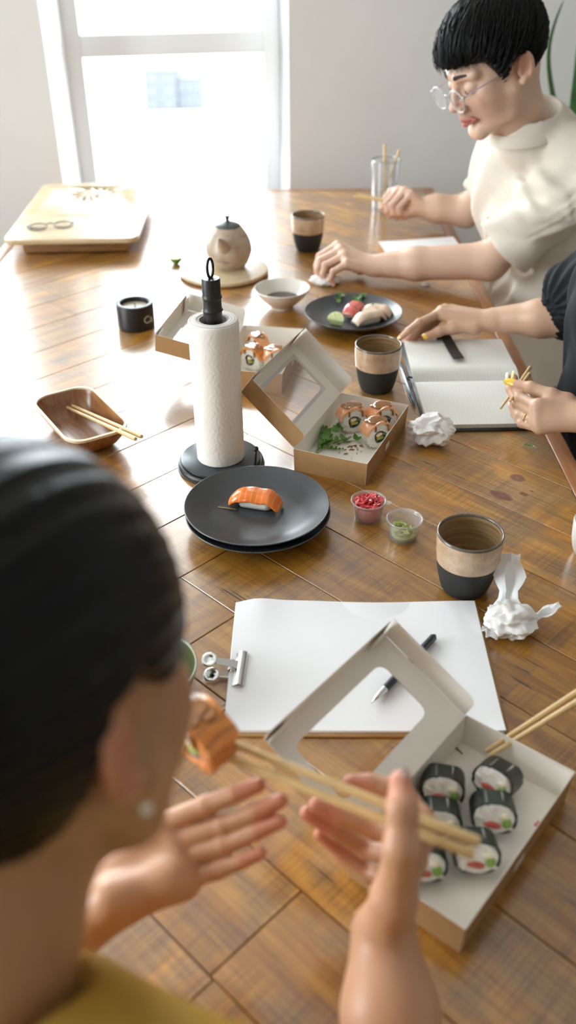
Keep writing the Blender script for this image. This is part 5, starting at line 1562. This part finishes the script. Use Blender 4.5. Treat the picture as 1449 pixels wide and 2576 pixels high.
def frame(yaw, pitch, roll=0.0):
    """rows right, forward, up; yaw clockwise from +y"""
    f = V(math.sin(yaw) * math.cos(pitch), math.cos(yaw) * math.cos(pitch), -math.sin(pitch)); r = V(math.cos(yaw), -math.sin(yaw), 0); u = np.cross(r, f)
    c, s_ = math.cos(roll), math.sin(roll); return np.array([c * r + s_ * u, f, -s_ * r + c * u])
def head(s, c, M, neck, nr=.054, fem=False, k=1.0):
    W = lambda *l: A3(c) + np.array(l) @ M * k
    E = lambda l, r, kk=.01, op='add': s.ell(W(*l), tuple(q * k for q in r), M, kk, op)
    C = lambda a, b, ra, rb, kk=.008, op='add': s.cone(W(*a), W(*b), ra * k, rb * k, kk, op)
    E((0, -.012, .032), (.074, .096, .088))
    E((0, .034, -.022), (.060, .058, .082), .02)
    jw = .046 if fem else .050
    for x in (-1, 1):
        C((x * .056, .010, -.040), (x * jw, .022, -.074), .020, .016, .02)
        C((x * jw, .022, -.074), (x * .012, .073, -.098), .015, .0125, .02)
        E((x * .042, .060, -.022), (.022, .020, .020), .018)
        E((x * .044, .044, -.044), (.020, .026, .026), .02)
        C((x * .012, .089, .026), (x * .044, .074, .026), .011, .010, .014)
    C((-.009, .079, -.100), (.009, .079, -.100), .0125, .0125, .012)
    C((0, .030, -.070), (0, .068, -.090), .028, .014, .02)
    for x in (-1, 1):
        E((x * .031, .094, .003), (.017, .012, .012), .010, 'sub')
        E((x * .031, .0765, .002), (.0150, .0150, .0135), .003)
    C((0, .091, .014), (0, .110, -.026), .0068, .0092, .008); E((0, .112, -.0285), (.0098, .0098, .0086), .006)
    for x in (-1, 1):
        E((x * .0125, .101, -.033), (.0075, .0098, .0070), .005); E((x * .0062, .1055, -.0385), (.0036, .0050, .0030), .002, 'sub')
    C((0, .096, -.048), (0, .094, -.056), .010, .012, .012)
    for x in (-1, 1):
        C((x * .002, .1000, -.0585), (x * .0225, .0868, -.0635), .0058, .0028, .003); C((x * .001, .0985, -.0695), (x * .021, .0862, -.0655), .0066, .0030, .0035)
    C((-.020, .0935, -.0640), (.020, .0935, -.0640), .0014, .0014, .002, 'sub'); C((0, .103, -.0640), (0, .1045, -.0640), .0016, .0016, .002, 'sub')
    for x in (-1, 1):  # ears
        ax = M[0] * math.cos(R_(25)) + x * M[1] * math.sin(R_(25)); ay = -x * M[0] * math.sin(R_(25)) + M[1] * math.cos(R_(25))
        tl = R_(-12); az = M[2] * math.cos(tl) + ay * math.sin(tl); ay2 = ay * math.cos(tl) - M[2] * math.sin(tl); Me = np.array([ax, ay2, az])
        ec = W(x * .0815, -.018, -.004)
        s.ell(ec, (.0080 * k, .0165 * k, .0295 * k), Me, .006)
        s.ell(ec + ax * x * .0075 * k + ay2 * .003 * k, (.0072 * k, .0105 * k, .0205 * k), Me, .004, 'sub')
        s.cone(ec + ax * x * .001 + az * -.020 * k + ay2 * .004, ec + az * -.027 * k + ay2 * .006, .0072 * k, .0062 * k, .004)
        s.cone(ec + ay2 * .013 * k + az * -.004, ec + ay2 * .013 * k + az * -.010, .0048 * k, .0045 * k, .004)
    n = [A3(q) for q in neck]
    s.cone(W(0, -.030, -.035), n[0], .054 * k, nr, .03); s.chain(n, [nr] * (len(n) - 1) + [nr * 1.12], .03)
    return W

def hair_cap(W, M, c, hf, cen, rad, h, lo_pad=.03, k=1.0, grooves=None):
    """hair volume round the cranium, cut along the hairline z > hf(y) in head coordinates"""
    r = max(rad) * k + lo_pad; cc = W(*cen)
    s = SDF(cc - r, cc + r, h)
    s.ell(cc, tuple(q * k for q in rad), M, 0)
    dx, dy, dz = s.X - c[0], s.Y - c[1], s.Z - c[2]
    lx, ly, lz = [(M[i][0] * dx + M[i][1] * dy + M[i][2] * dz) / k for i in range(3)]
    if grooves is not None: s.d -= grooves(lx, ly, lz).astype(np.float32)
    q = (hf(ly, lx) - lz) * .75 * k
    e = np.maximum(.008 - np.abs(s.d - q), 0) / .008
    s.d = (np.maximum(s.d, q) + e * e * .008 * .25).astype(np.float32)
    return s
def strands(W, cen, rad, crown, n, hf, seed, out=1.03, r0=.0022, wave=.004, front_only=None, lift=0.0, over=0.0):
    """tapered locks that run from the crown over the cap to the hairline"""
    q = np.random.default_rng(seed); vs, fs = [], []
    cr = A3(crown); cr /= np.linalg.norm(cr); cen = A3(cen); rad = A3(rad)
    b1 = np.cross(cr, V(0, 1, 0) if abs(cr[1]) < .9 else V(1, 0, 0)); b1 /= np.linalg.norm(b1); b2 = np.cross(cr, b1)
    for _ in range(n):
        a = q.uniform(0, 2 * PI); a0 = q.uniform(.02, .55) if q.random() < .6 else q.uniform(.4, 1.2); a1 = a0 + q.uniform(.7, 1.7)
        off = out + q.uniform(-.035, .03); ov = abs(q.normal()) * .005; sw = q.uniform(-.25, .25); pts = []
        for i in range(9):
            t = a0 + (a1 - a0) * i / 8; aa = a + sw * i / 8
            d = cr * math.cos(t) + (b1 * math.cos(aa) + b2 * math.sin(aa)) * math.sin(t)
            p = cen + d * rad * (off + (lift * math.sin(PI * i / 8)) + wave * math.sin(3 * i + a * 7))
            if p[2] < hf(p[1], p[0]) - over - ov: break
            pts.append(W(*p))
        if len(pts) < 4: continue
        m_ = len(pts); R = [r0 * q.uniform(.6, 1.3) * (1 - .85 * (i / (m_ - 1)) ** 1.6) for i in range(m_)]
        base = len(vs); P = [Vector(p) for p in pts]; prev = None
        for i in range(m_):
            t = (P[min(i + 1, m_ - 1)] - P[max(i - 1, 0)]).normalized(); x = t.cross(Vector((.3, .5, .8))).normalized() if prev is None else (prev - t * prev.dot(t)).normalized(); prev = x; y = t.cross(x)
            for kx in range(5): an = 2 * PI * kx / 5; vs.append(P[i] + (x * math.cos(an) + y * math.sin(an)) * R[i])
        for i in range(m_ - 1):
            for kx in range(5): fs.append((base + i * 5 + kx, base + i * 5 + (kx + 1) % 5, base + (i + 1) * 5 + (kx + 1) % 5, base + (i + 1) * 5 + kx))
    return mesh('locks', vs, fs)
def pw(pts):
    xs, ys = zip(*pts)
    return lambda y, x=0: np.interp(y, xs, ys)

# ------------------------------------------------------------------ the man in glasses
def person(name, label, loc):
    t = thing(name, label, 'person', loc); return t
def put(name, me, mat, root):
    """mesh in world coordinates -> child of root"""
    me.transform(Matrix.Translation(-root.location)); return add(name, me, mat, root)
man = person('person', 'person in clear round glasses and cream t-shirt, leaning over the table, chopsticks in hand', (.66, 2.14, 0))
MC = V(.428, 2.035, 1.208); MM = frame(R_(-113), R_(25), R_(-3))
s = SDF((.27, 1.88, 1.02), (.64, 2.20, 1.36), .0021)
MW = head(s, MC, MM, [(.485, 2.058, 1.115), (.548, 2.085, 1.03)], .053)
sk = (.66, .45, .325); red = (.58, .20, .15)
m_head = s.net('h')
lipc = (.50, .13, .13)
mt = [(np.array([MW(0, .1045, -.0600), MW(x * .021, .0895, -.0635)]), .0085, lipc, .85) for x in (-1, 1)] + [(np.array([MW(0, .1035, -.0690), MW(x * .019, .0895, -.0655)]), .0095, lipc, .85) for x in (-1, 1)] + [ (MW(0, .115, -.028), .022, red, .30), (MW(-.085, -.018, 0), .030, red, .45), (MW(.085, -.018, 0), .030, red, .45),
      (MW(-.045, .06, -.03), .032, red, .20), (MW(.045, .06, -.03), .032, red, .20)]
paint(m_head, sk, mt)
def arm_mesh(H, sh, r, rw, re, ru, h, box_pad=.03, extra=None, base=sk, st=.45, fk=.003):
    pts = np.array([q for k_ in H if k_ not in ('s1', 's2', 'roll', 'fore', 'hr') for q in H[k_]] + [sh] + ([H['fore'][0]] if 'fore' in H else [])); pad = .062
    s = SDF(pts.min(0) - pad, pts.max(0) + pad, h)
    el = H['elbow'][0]
    arm(s, H['wrist'][0], el, rw, re, .014, .003); s.cone(el, sh, re * .98, ru, .02)
    hand(s, H, r, 1.55, fk)
    if extra: extra(s)
    me = s.net('a'); paint(me, base, tips(H, r, red, st)); return me
SHL, SHR = V(.645, 1.955, 1.03), V(.605, 2.305, 1.03)
ML['elbow'] = [(.456, 2.005, .817)]; MR['elbow'] = [(.484, 2.462, .799)]
m_l = arm_mesh(ML, SHL, .0086, .0245, .0410, .034, .0021); m_r = arm_mesh(MR, SHR, .0084, .0240, .0400, .034, .0021)
st_ = SDF((.46, 1.88, .80), (.80, 2.40, 1.10), .008); st_.ell((.62, 2.165, .95), (.09, .11, .14), None, .02)
m_t = st_.net('t'); paint(m_t, sk, [])
put('body', join('body', m_head, m_l, m_r, m_t), SKIN, man)
# face details
def brow(W, root, sx, z=.0275):
    g = []
    for i in range(9):
        u = i / 8; x = sx * (.012 + .034 * u); y = .1010 - .021 * u ** 1.8; zz = z + .005 * math.sin(PI * u * .8) - .003 * u; wd = .0042 * (1 - .6 * u)
        g.append([tuple(W(x, y - .0018, zz - wd)), tuple(W(x, y + .0005, zz)), tuple(W(x, y - .0018, zz + wd))])
    put('eyebrow', sheet(g, .0016, 'eyebrow'), BROWM, root)
def lashes(W, root, sx):
    put('eyelash', tube([tuple(W(sx * x, y, z)) for x, y, z in ((.018, .0868, -.0035), (.024, .0905, -.0058), (.031, .0915, -.0066), (.038, .0895, -.0058), (.0445, .0850, -.0030))], .0009, 6, 'eyelash'), BROWM, root)
for sx in (-1, 1): brow(MW, man, sx); lashes(MW, man, sx)
HFM = lambda y, x=0: np.interp(y, [-.12, -.085, -.055, -.040, -.026, -.004, .006, .016, .028, .038, .052, .075, .1], [-.075, -.072, -.070, -.060, .010, .030, .024, -.014, -.016, .012, .040, .047, .046])
gro = lambda x, y, z: .0035 * np.sin(55 * np.arctan2(x, z + .02) + 40 * y) + .003 * np.sin(23 * np.arctan2(x, z) - 55 * y)
s = hair_cap(MW, MM, MC, HFM, (0, -.004, .044), (.086, .109, .091), .0024, grooves=gro)
HC = ((0, -.004, .044), (.086, .109, .091))
hm = join('hair', s.net('hc'), strands(MW, *HC, (.25, -.62, .78), 2800, HFM, 3, 1.035, .0017, .013, lift=.05, over=.002))
put('hair', hm, HAIRM, man)
# cream t-shirt
SHIRT = simple('cream cotton jersey', (.70, .64, .545), .85, spec=.15, var=.03, vscale=40, bmp=.2, bscale=900)
s = SDF((.36, 1.84, .50), (.86, 2.50, 1.18), .0042)
s.ell((.575, 2.13, .955), (.128, .185, .17), frame(R_(-97), R_(18)), .02); 
s.d[:] = 1e3
Mt = frame(R_(-100), R_(14)); Ml = np.array([Mt[1], Mt[0], Mt[2]])
s.ell((.575, 2.165, .935), (.142, .160, .190), Ml, .0); s.ell((.640, 2.150, .72), (.140, .160, .235), np.array([frame(R_(-100), R_(5))[1], frame(R_(-100), R_(5))[0], frame(R_(-100), R_(5))[2]]), .06)
s.cone((.545, 2.085, 1.075), SHL + V(.005, .02, -.012), .052, .064, .05); s.cone((.540, 2.09, 1.075), SHR + V(0, -.02, -.012), .052, .062, .05)
hl = V(.505, 2.028, .848); hr = V(.508, 2.432, .848)
dl = A3(ML['elbow'][0]) - SHL; dl /= np.linalg.norm(dl); dr = A3(MR['elbow'][0]) - SHR; dr /= np.linalg.norm(dr)
hl = SHL + dl * .246; hr = SHR + dr * .225
s.cone(SHL + V(0, .01, -.01), hl + dl * .02, .066, .071, .014); s.cone(SHR + V(0, -.01, -.01), hr + dr * .02, .066, .060, .014)
s.cone((.66, 2.13, .60), (.64, 2.13, .52), .17, .175, .06)
def wr(X, Y, Z):
    a1 = np.arctan2(Z - .925, X - .60); d1 = np.sqrt((Z - .925) ** 2 + (X - .60) ** 2 + ((Y - 1.985) * 1.0) ** 2)
    w1 = .0042 * np.sin(a1 * 8 + 2.5 * np.sin(Y * 24) + 14 * d1) * np.exp(-(d1 / .16) ** 2) * (1 - np.exp(-(d1 / .05) ** 2))
    w2 = .0040 * np.sin(Y * 78 + 5 * np.sin(Z * 13 + 1) + X * 20) * np.clip((.66 - X) / .12, 0, 1) * np.clip((Z - .55) / .1, 0, 1)
    ax = (X - SHL[0]) * dl[0] + (Y - SHL[1]) * dl[1] + (Z - SHL[2]) * dl[2]
    w3 = .0034 * np.sin(ax * 85 + 6 * np.arctan2(Z - SHL[2] - ax * dl[2], X - SHL[0] - ax * dl[0]) + 3 * np.sin(X * 31)) * np.exp(-((Y - 1.97) / .07) ** 2) * np.clip((ax + .05) / .08, 0, 1) * np.clip((.20 - ax) / .06, 0, 1)
    w4 = .0045 * np.sin(Z * 60 + 9 * np.sin(Y * 18) + X * 30) * np.clip((.80 - Z) / .1, 0, 1)
    w5 = .0060 * np.sin(((Z - X) * 36 + 4 * np.sin((X + Z) * 9) + Y * 22)) * np.exp(-((Y - 1.96) / .09) ** 2) * np.clip((Z - .84) / .06, 0, 1) * np.clip((1.10 - Z) / .08, 0, 1)
    return (w1 * .8 + w2 * 1.3 + w3 * 1.2 + w4 + w5 * 1.4) * np.clip(np.sqrt((X - hl[0]) ** 2 + (Y - hl[1]) ** 2 + (Z - hl[2]) ** 2) / .05 - .7, 0.1, 1)
s.warp(wr)
for hp_, d_, r_ in ((hl, dl, .0655), (hr, dr, .0545)):            # open, hollow cuffs
    q = ((s.X - hp_[0]) * d_[0] + (s.Y - hp_[1]) * d_[1] + (s.Z - hp_[2]) * d_[2])
    near = np.sqrt((s.X - hp_[0]) ** 2 + (s.Y - hp_[1]) ** 2 + (s.Z - hp_[2]) ** 2)
    s.d = np.where(near < .105, np.maximum(s.d, q), s.d).astype(np.float32)
    s.cone(hp_ - d_ * .035, hp_ + d_ * .05, r_ * .84, r_ * 1.0, .002, 'sub')
s.half((.6, 2.1, .535), (.25, .1, -1), .004)
cf, cb = V(.4500, 2.0215, 1.0735), V(.5800, 2.1200, 1.1110); cc = (cf + cb) / 2; ca_ = (cb - cf) / 2; lat = V(-ca_[1], ca_[0], 0); lat /= np.linalg.norm(lat); cn = np.cross(ca_, lat); cn /= np.linalg.norm(cn); cn = cn if cn[2] > 0 else -cn
s.cone(cc - cn * .035, cc - cn * .012, .070, .080, .02); s.cone(cc - cn * .014, cc + cn * .12, .060, .088, .006, 'sub')
tee = put('tshirt', s.net('tshirt', 2), SHIRT, man)
ring = [tuple(cc + ca_ * .97 * math.cos(a) + lat * .075 * math.sin(a) - cn * .010) for a in np.linspace(0, 2 * PI, 49)]
cg = []
for i in range(49):
    a = 2 * PI * i / 48; base_ = cc + ca_ * math.cos(a) + lat * .077 * math.sin(a); o_ = ca_ / np.linalg.norm(ca_) * math.cos(a) + lat * math.sin(a)
    cg.append([tuple(base_ + o_ * .0055 - cn * .020), tuple(base_ + o_ * .002 - cn * .009), tuple(base_ - o_ * .002 + cn * .003)])
put('collar', sheet(cg, .0032, 'collar'), SHIRT, man).parent = tee
TRM = simple('grey green trousers', (.16, .19, .17), .85, var=.05, vscale=30)
def legs(root, hipL, hipR, kneeL, kneeR, mat, r=.078, shoe=(.05, .05, .055)):
    pts = np.array([hipL, hipR, kneeL, kneeR]); lo = pts.min(0) - .13; hi = pts.max(0) + .13; lo[2] = .055
    s = SDF(lo, hi, .010)
    for a, b in ((hipL, kneeL), (hipR, kneeR)):
        a, b = A3(a), A3(b); s.cone(a, b, r * 1.15, r * .82, .03); s.cone(b, V(b[0], b[1], .10), r * .80, r * .58, .02)
    s.cone(hipL, hipR, r * 1.3, r * 1.3, .05); put('trousers', s.net('trousers'), mat, root)
    for b in (kneeL, kneeR):
        s = SDF((b[0] - .24, b[1] - .16, -.005), (b[0] + .16, b[1] + .16, .13), .006); d_ = A3(b) - (A3(hipL) + A3(hipR)) / 2; d_[2] = 0; d_ /= np.linalg.norm(d_)
        s.chain([V(b[0], b[1], .055) - d_ * .03, V(b[0], b[1], .055) + d_ * .04, V(b[0], b[1], .040) + d_ * .10], [.046, .045, .034], .03); s.half((0, 0, .001), (0, 0, -1)); put('shoe', s.net('shoe'), simple('dark shoe', shoe, .5), root)
legs(man, (.68, 2.09, .55), (.68, 2.23, .55), (.24, 2.05, .52), (.24, 2.28, .52), TRM, .068)
man_gl = eyeglasses((0, 0, 0), (0, 0, 0), 'clear round-framed glasses worn by the man in the cream t-shirt', CLEARF, False, .0245, simple('pale lilac temple', (.55, .45, .55), .25, trans=.2), .128, .004)
g_m = Matrix(((MM[0][0], -MM[1][0], MM[2][0], 0), (MM[0][1], -MM[1][1], MM[2][1], 0), (MM[0][2], -MM[1][2], MM[2][2], 0), (0, 0, 0, 1)))
gp = MW(0, .118, -.006)
man_gl.matrix_world = Matrix.Translation(Vector(gp)) @ g_m @ Matrix.Rotation(PI, 4, 'Z') @ Matrix.Rotation(PI, 4, 'Z')
for nm, dr_ in (('pinky', (-.6, -.5, .6)), ('ring', (-.7, -.3, .6)), ('middle', (-.8, -.2, .5)), ('index', (-.8, 0, .5))): nail(man, [tuple(A3(q)) for q in ML[nm]], .0084 * FR[nm] * .8, dr_, NAILP, man.location)
chopstick(MR['s1'][0], MR['s1'][1], 'pale chopstick in the right hand of the man in glasses, front one', 'chopsticks held by the man in glasses', .0026, .0038)
chopstick(MR['s2'][0], MR['s2'][1], 'pale chopstick in the right hand of the man in glasses, rear one', 'chopsticks held by the man in glasses', .0026, .0038)

# ------------------------------------------------------------------ the person in black on the right
wom = person('person', 'person in black gathered-sleeve jacket at the right edge, yellow nails, ring, hand by the notebook', (.74, 1.46, 0))
WSR, WSL = V(.70, 1.615, 1.06), V(.71, 1.295, 1.06)
WR['elbow'] = [(.615, 1.60, .845)]; WL['elbow'] = [(.655, 1.20, .845)]
sk2 = (.58, .37, .245)
m_r = arm_mesh(WR, WSR, .0076, .0230, .0400, .040, .0019, base=sk2, st=.35); m_l = arm_mesh(WL, WSL, .0074, .0225, .0370, .040, .0019, base=sk2, st=.35)
WC = V(.585, 1.45, 1.255); WM = frame(R_(-92), R_(14))
s = SDF((.44, 1.33, 1.06), (.76, 1.57, 1.42), .004); WW = head(s, WC, WM, [(.645, 1.455, 1.15), (.70, 1.455, 1.07)], .048, True, .95); m_h = s.net('h')
paint(m_h, sk2, [(WW(0, .094, -.064), .018, lipc, .7)])
st_ = SDF((.58, 1.25, .80), (.84, 1.66, 1.12), .010); st_.ell((.72, 1.455, .95), (.09, .15, .13), None, .02); m_t = st_.net('t'); paint(m_t, sk2, [])
put('body', join('body', m_h, m_l, m_r, m_t), SKIN, wom)
for sx in (-1, 1): brow(WW, wom, sx); lashes(WW, wom, sx)
HFW = pw([(-.12, -.12), (-.03, -.09), (-.012, .0), (.03, .035), (.07, .06), (.1, .065)])
s = hair_cap(WW, WM, WC, HFW, (0, -.008, .028), (.086, .108, .100), .004); put('hair', join('hair', s.net('hc'), strands(WW, (0, -.008, .028), (.086, .108, .100), (0, -.2, 1), 500, HFW, 5, 1.01, .003)), HAIRM, wom)
BLKC = simple('black cotton', (.0060, .0068, .0090), .75, spec=.25, var=.2, vscale=40, bmp=.2, bscale=700)
s = SDF((.44, 1.10, .50), (.92, 1.82, 1.16), .0042)
s.ell((.630, 1.445, .92), (.155, .175, .20), None, 0); s.ell((.640, 1.44, .70), (.160, .175, .22), None, .06)
s.cone((.69, 1.47, 1.10), WSR + V(0, -.01, -.01), .055, .070, .05); s.cone((.69, 1.44, 1.10), WSL + V(0, .01, -.01), .055, .070, .05)
s.cone(WSR, (.60, 1.63, .91), .070, .080, .04); s.ell((.560, 1.632, .860), (.094, .064, .084), frame(R_(40), R_(0)), .03)
s.cone(WSL, (.68, 1.23, .92), .070, .075, .04); s.ell((.655, 1.215, .86), (.062, .060, .075), None, .03)
cu = V(.520, 1.622, .838)
def wf(X, Y, Z):
    a = np.arctan2(Z - .85, Y - 1.62); d = np.sqrt((X - .49) ** 2 + (Z - .84) ** 2 * .5)
    return .0040 * np.sin(a * 15 + 2 * np.sin(X * 40)) * np.exp(-(np.abs(X - .485) / .055) ** 2) * (Y > 1.54) + .004 * np.sin(Z * 55 + X * 38 + 4 * np.sin(Y * 25)) * (Y <= 1.56) + .005 * np.sin(Y * 46 + Z * 60 + 3 * np.sin(X * 40)) * np.exp(-((X - .60) / .06) ** 2)
s.warp(wf)
fd = A3(WR['wrist'][0]) - A3(WR['elbow'][0]); fd /= np.linalg.norm(fd)
cpt = A3(WR['elbow'][0]) + fd * .138
near = np.sqrt((s.X - cpt[0]) ** 2 + (s.Y - cpt[1]) ** 2 + (s.Z - cpt[2]) ** 2); q = (s.X - cpt[0]) * fd[0] + (s.Y - cpt[1]) * fd[1] + (s.Z - cpt[2]) * fd[2]
s.d = np.where(near < .12, np.maximum(s.d, q), s.d).astype(np.float32); s.cone(cpt - fd * .03, cpt + fd * .05, .030, .040, .004, 'sub')
fl_ = A3(WL['wrist'][0]) - A3(WL['elbow'][0]); fl_ /= np.linalg.norm(fl_); cp2 = A3(WL['elbow'][0]) + fl_ * .05
near = np.sqrt((s.X - cp2[0]) ** 2 + (s.Y - cp2[1]) ** 2 + (s.Z - cp2[2]) ** 2); q = (s.X - cp2[0]) * fl_[0] + (s.Y - cp2[1]) * fl_[1] + (s.Z - cp2[2]) * fl_[2]
s.d = np.where(near < .1, np.maximum(s.d, q), s.d).astype(np.float32)
s.cone((.70, 1.455, 1.06), (.66, 1.455, 1.20), .050, .062, .004, 'sub')
put('jacket', s.net('jacket', 2), BLKC, wom)
legs(wom, (.72, 1.37, .56), (.72, 1.53, .56), (.36, 1.32, .54), (.36, 1.54, .54), BLKC)
for H, nm, dr_, lg in ((WR, 'index', (-.3, -.2, .9), 1.2), (WR, 'thumb', (-.25, -.6, .75), 1.15), (WR, 'middle', (-.4, -.4, .8), 1.3), (WR, 'ring', (-.4, -.4, .8), 1.3),
                       (WL, 'thumb', (-.05, -.75, .65), 1.9), (WL, 'index', (-.75, -.2, .2), 1.5), (WL, 'middle', (-.8, -.5, .1), 1.4), (WL, 'ring', (-.8, -.55, .2), 1.4), (WL, 'pinky', (-.8, -.5, .2), 1.3)):
    nail(wom, [tuple(A3(q)) for q in H[nm]], .0076 * (1.02 if nm == 'thumb' else FR[nm] * .8), dr_, NAILY if nm in ('thumb', 'index') else NAILP, wom.location, lg)
p0, p1 = A3(WL['ring'][0]), A3(WL['ring'][1]); rc = p0 * .45 + p1 * .55; rd = (p1 - p0) / np.linalg.norm(p1 - p0); ra = np.cross(rd, V(0, 0, 1)); ra /= np.linalg.norm(ra); rb_ = np.cross(rd, ra)
rg = thing('finger_ring', 'thin gold ring with a small pale stone on the hand holding chopsticks', 'ring', tuple(rc))
add('band', tube([tuple((ra * math.cos(a) + rb_ * math.sin(a)) * .0090) for a in np.linspace(0, 2 * PI, 25)], .0009, 8, 'band'), GOLDM, rg)
b_ = bmesh.new(); bmesh.ops.create_uvsphere(b_, u_segments=14, v_segments=10, radius=.0026); add('stone', from_bm(b_, 'stone'), PEARLM, rg, tuple(V(-.35, -.85, -.15) * .0105))
sA = A3(WL['s1'][0]); sB = A3(WL['s2'][0]); sA2 = A3(WL['s1'][1]); sB2 = A3(WL['s2'][1])
chopstick(sA, sA2, 'pale chopstick over the notebook page, the one whose tip reaches lowest', 'chopsticks held over the notebook', .0020, .0034)
chopstick(sB, sB2, 'pale chopstick over the notebook page, the one whose tip ends higher', 'chopsticks held over the notebook', .0020, .0034)

# ------------------------------------------------------------------ the person in front, seen from behind
fro = person('person', 'person seen from behind at lower left, black hair and mustard top, one palm open', (-.15, .12, 0))
FC = V(-.1385, .3292, 1.1623); FM = np.array([[.8819, -.4455, .1541], [.4682, .8660, -.1756], [-.0552, .2270, .9723]])
sk3_shaded = (.44, .235, .105)  # shade and orange table bounce painted into head and neck skin
s = SDF((-.30, .16, .97), (.03, .50, 1.32), .0023)
FW = head(s, FC, FM, [(-.156, .272, 1.080), (-.160, .222, 1.00)], .046, True, .97); m_h = s.net('h')
paint(m_h, sk3_shaded, [(FW(.083, -.018, .0), .036, (.62, .20, .12), .6), (FW(0, .094, -.064), .018, lipc, .7), (FW(.05, .06, -.03), .035, red, .2)])
FSR, FSL = V(.030, .150, .955), V(-.325, .140, .955)
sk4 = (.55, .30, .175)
NR.pop('heel')
NL['elbow'] = [(-.300, .285, .800)]
red = (.60, .17, .12)
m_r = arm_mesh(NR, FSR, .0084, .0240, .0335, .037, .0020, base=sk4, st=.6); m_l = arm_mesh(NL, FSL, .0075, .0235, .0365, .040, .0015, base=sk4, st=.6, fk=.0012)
st_ = SDF((-.36, .0, .78), (.06, .26, 1.03), .010); st_.ell((-.15, .13, .88), (.15, .085, .11), None, .02); m_t = st_.net('t'); paint(m_t, sk3_shaded, [])
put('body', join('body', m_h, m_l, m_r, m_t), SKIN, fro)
for sx in (-1, 1): brow(FW, fro, sx); lashes(FW, fro, sx)
HFF = pw([(-.12, -.110), (-.085, -.092), (-.060, -.066), (-.040, -.035), (-.022, .020), (.0, .030), (.016, .014), (.026, .006), (.042, .006), (.06, .012), (.085, .030), (.1, .045)])
gf = lambda x, y, z: .0007 * np.sin(90 * np.arctan2(x, z - .02) + 10 * y) + .0008 * np.sin(47 * np.arctan2(x, z))
s = hair_cap(FW, FM, FC, HFF, (0, -.010, .033), (.088, .110, .1015), .0026, grooves=gf)
def back_strands(W, cen, rad, n, hf, seed):
    """sleek hair drawn from the front hairline back to the nape"""
    q = np.random.default_rng(seed); ms_v, ms_f = [], []
    for _ in range(n):
        lx = q.uniform(-.98, .98); t0 = q.uniform(-.2, 1.2); t1 = t0 + q.uniform(.9, 1.8); off = 1.004 + q.uniform(-.008, .007); pts = []
        for i in range(9):
            t = t0 + (t1 - t0) * i / 8; y = math.cos(t); z = math.sin(t); xx = lx * (1 - .25 * max(0, t - 1.6)); rr = math.sqrt(max(0, 1 - xx * xx))
            p = A3(cen) + V(xx, y * rr, z * rr) * A3(rad) * off
            if p[2] < hf(p[1], p[0]) + .002:
                if len(pts) > 2: break
                continue
            pts.append(W(*p))
        if len(pts) < 4: continue
        m_ = tube([tuple(p) for p in pts], [.0013 * (1 - .8 * (i / (len(pts) - 1)) ** 2) for i in range(len(pts))], 5, 's'); b0 = len(ms_v)
        ms_v += [tuple(v.co) for v in m_.vertices]; ms_f += [tuple(b0 + j for j in p.vertices) for p in m_.polygons]; bpy.data.meshes.remove(m_)
    return mesh('locks', ms_v, ms_f)
put('hair', join('hair', s.net('hc', 2), back_strands(FW, (0, -.010, .033), (.088, .110, .1015), 1700, HFF, 8)), HAIRM, fro)
MUST = simple('mustard cotton top', (.47, .275, .045), .8, spec=.2, var=.06, vscale=30, bmp=.2, bscale=700)
s = SDF((-.46, -.08, .50), (.15, .34, 1.08), .0052)
s.ell((-.15, .105, .86), (.175, .115, .19), None, 0); s.ell((-.15, .10, .66), (.165, .125, .20), None, .05)
s.cone((-.138, .215, 1.008), FSR + V(.0, .01, .014), .064, .068, .05); s.cone((-.15, .20, .995), FSL, .062, .066, .05)
s.cone(FSR, (.055, .195, .875), .066, .062, .03); s.cone(FSL, (-.325, .21, .885), .066, .062, .03)
s.warp(lambda X, Y, Z: .003 * np.sin(Z * 50 + X * 30 + 4 * np.sin(Y * 30)))
s.cone((-.160, .222, 1.00), (-.145, .285, 1.12), .048, .062, .004, 'sub'); s.half((0, 0, .54), (0, 0, -1))
put('top', s.net('top', 2), MUST, fro)
legs(fro, (-.24, .06, .56), (-.06, .06, .56), (-.26, .42, .54), (-.04, .42, .54), simple('dark blue denim', (.03, .04, .07), .8))
ep = A3(FW(.0815, -.018, -.004)) + FM[2] * -.028 + FM[0] * .004 + FM[1] * .006
er = thing('earring', 'pale pearl earring in the ear of the person seen from behind', 'earring', tuple(ep))
b_ = bmesh.new(); bmesh.ops.create_uvsphere(b_, u_segments=16, v_segments=12, radius=.0031); add('pearl', from_bm(b_, 'pearl'), PEARLM, er, (.002, 0, -.004)); add('hook', tube([(0, 0, .003), (.0015, 0, .001), (.002, 0, -.001)], .0007, 6, 'hook'), GOLDM, er)
nail(fro, [tuple(A3(q)) for q in NR['thumb']], .0088, (.55, -.75, .2), NAILP, fro.location, 1.0)
chopstick(NR['s1'][0], NR['s1'][1], 'pale square chopstick gripping the lifted sushi roll, upper one', 'chopsticks lifting a sushi roll', .0029, .0041)
chopstick(NR['s2'][0], NR['s2'][1], 'pale square chopstick gripping the lifted sushi roll, lower one', 'chopsticks lifting a sushi roll', .0029, .0041)
rc = A3(NR['roll'][0])
ur = uramaki(tuple(rc - V(0, 0, .0235)), (R_(8), R_(-10), R_(-48)), 'orange glazed sushi roll lifted in chopsticks before the near face', dark=True); ur.scale = (1.12, 1.12, 1.12)
for ch in ur.children:
    if ch.name.startswith('rice'): ch.data = ch.data.copy(); ch.data.materials[0] = simple('orange roe coating', (.70, .25, .05), .25, var=.45, vscale=500, bmp=.6, bscale=420, coat=.5)
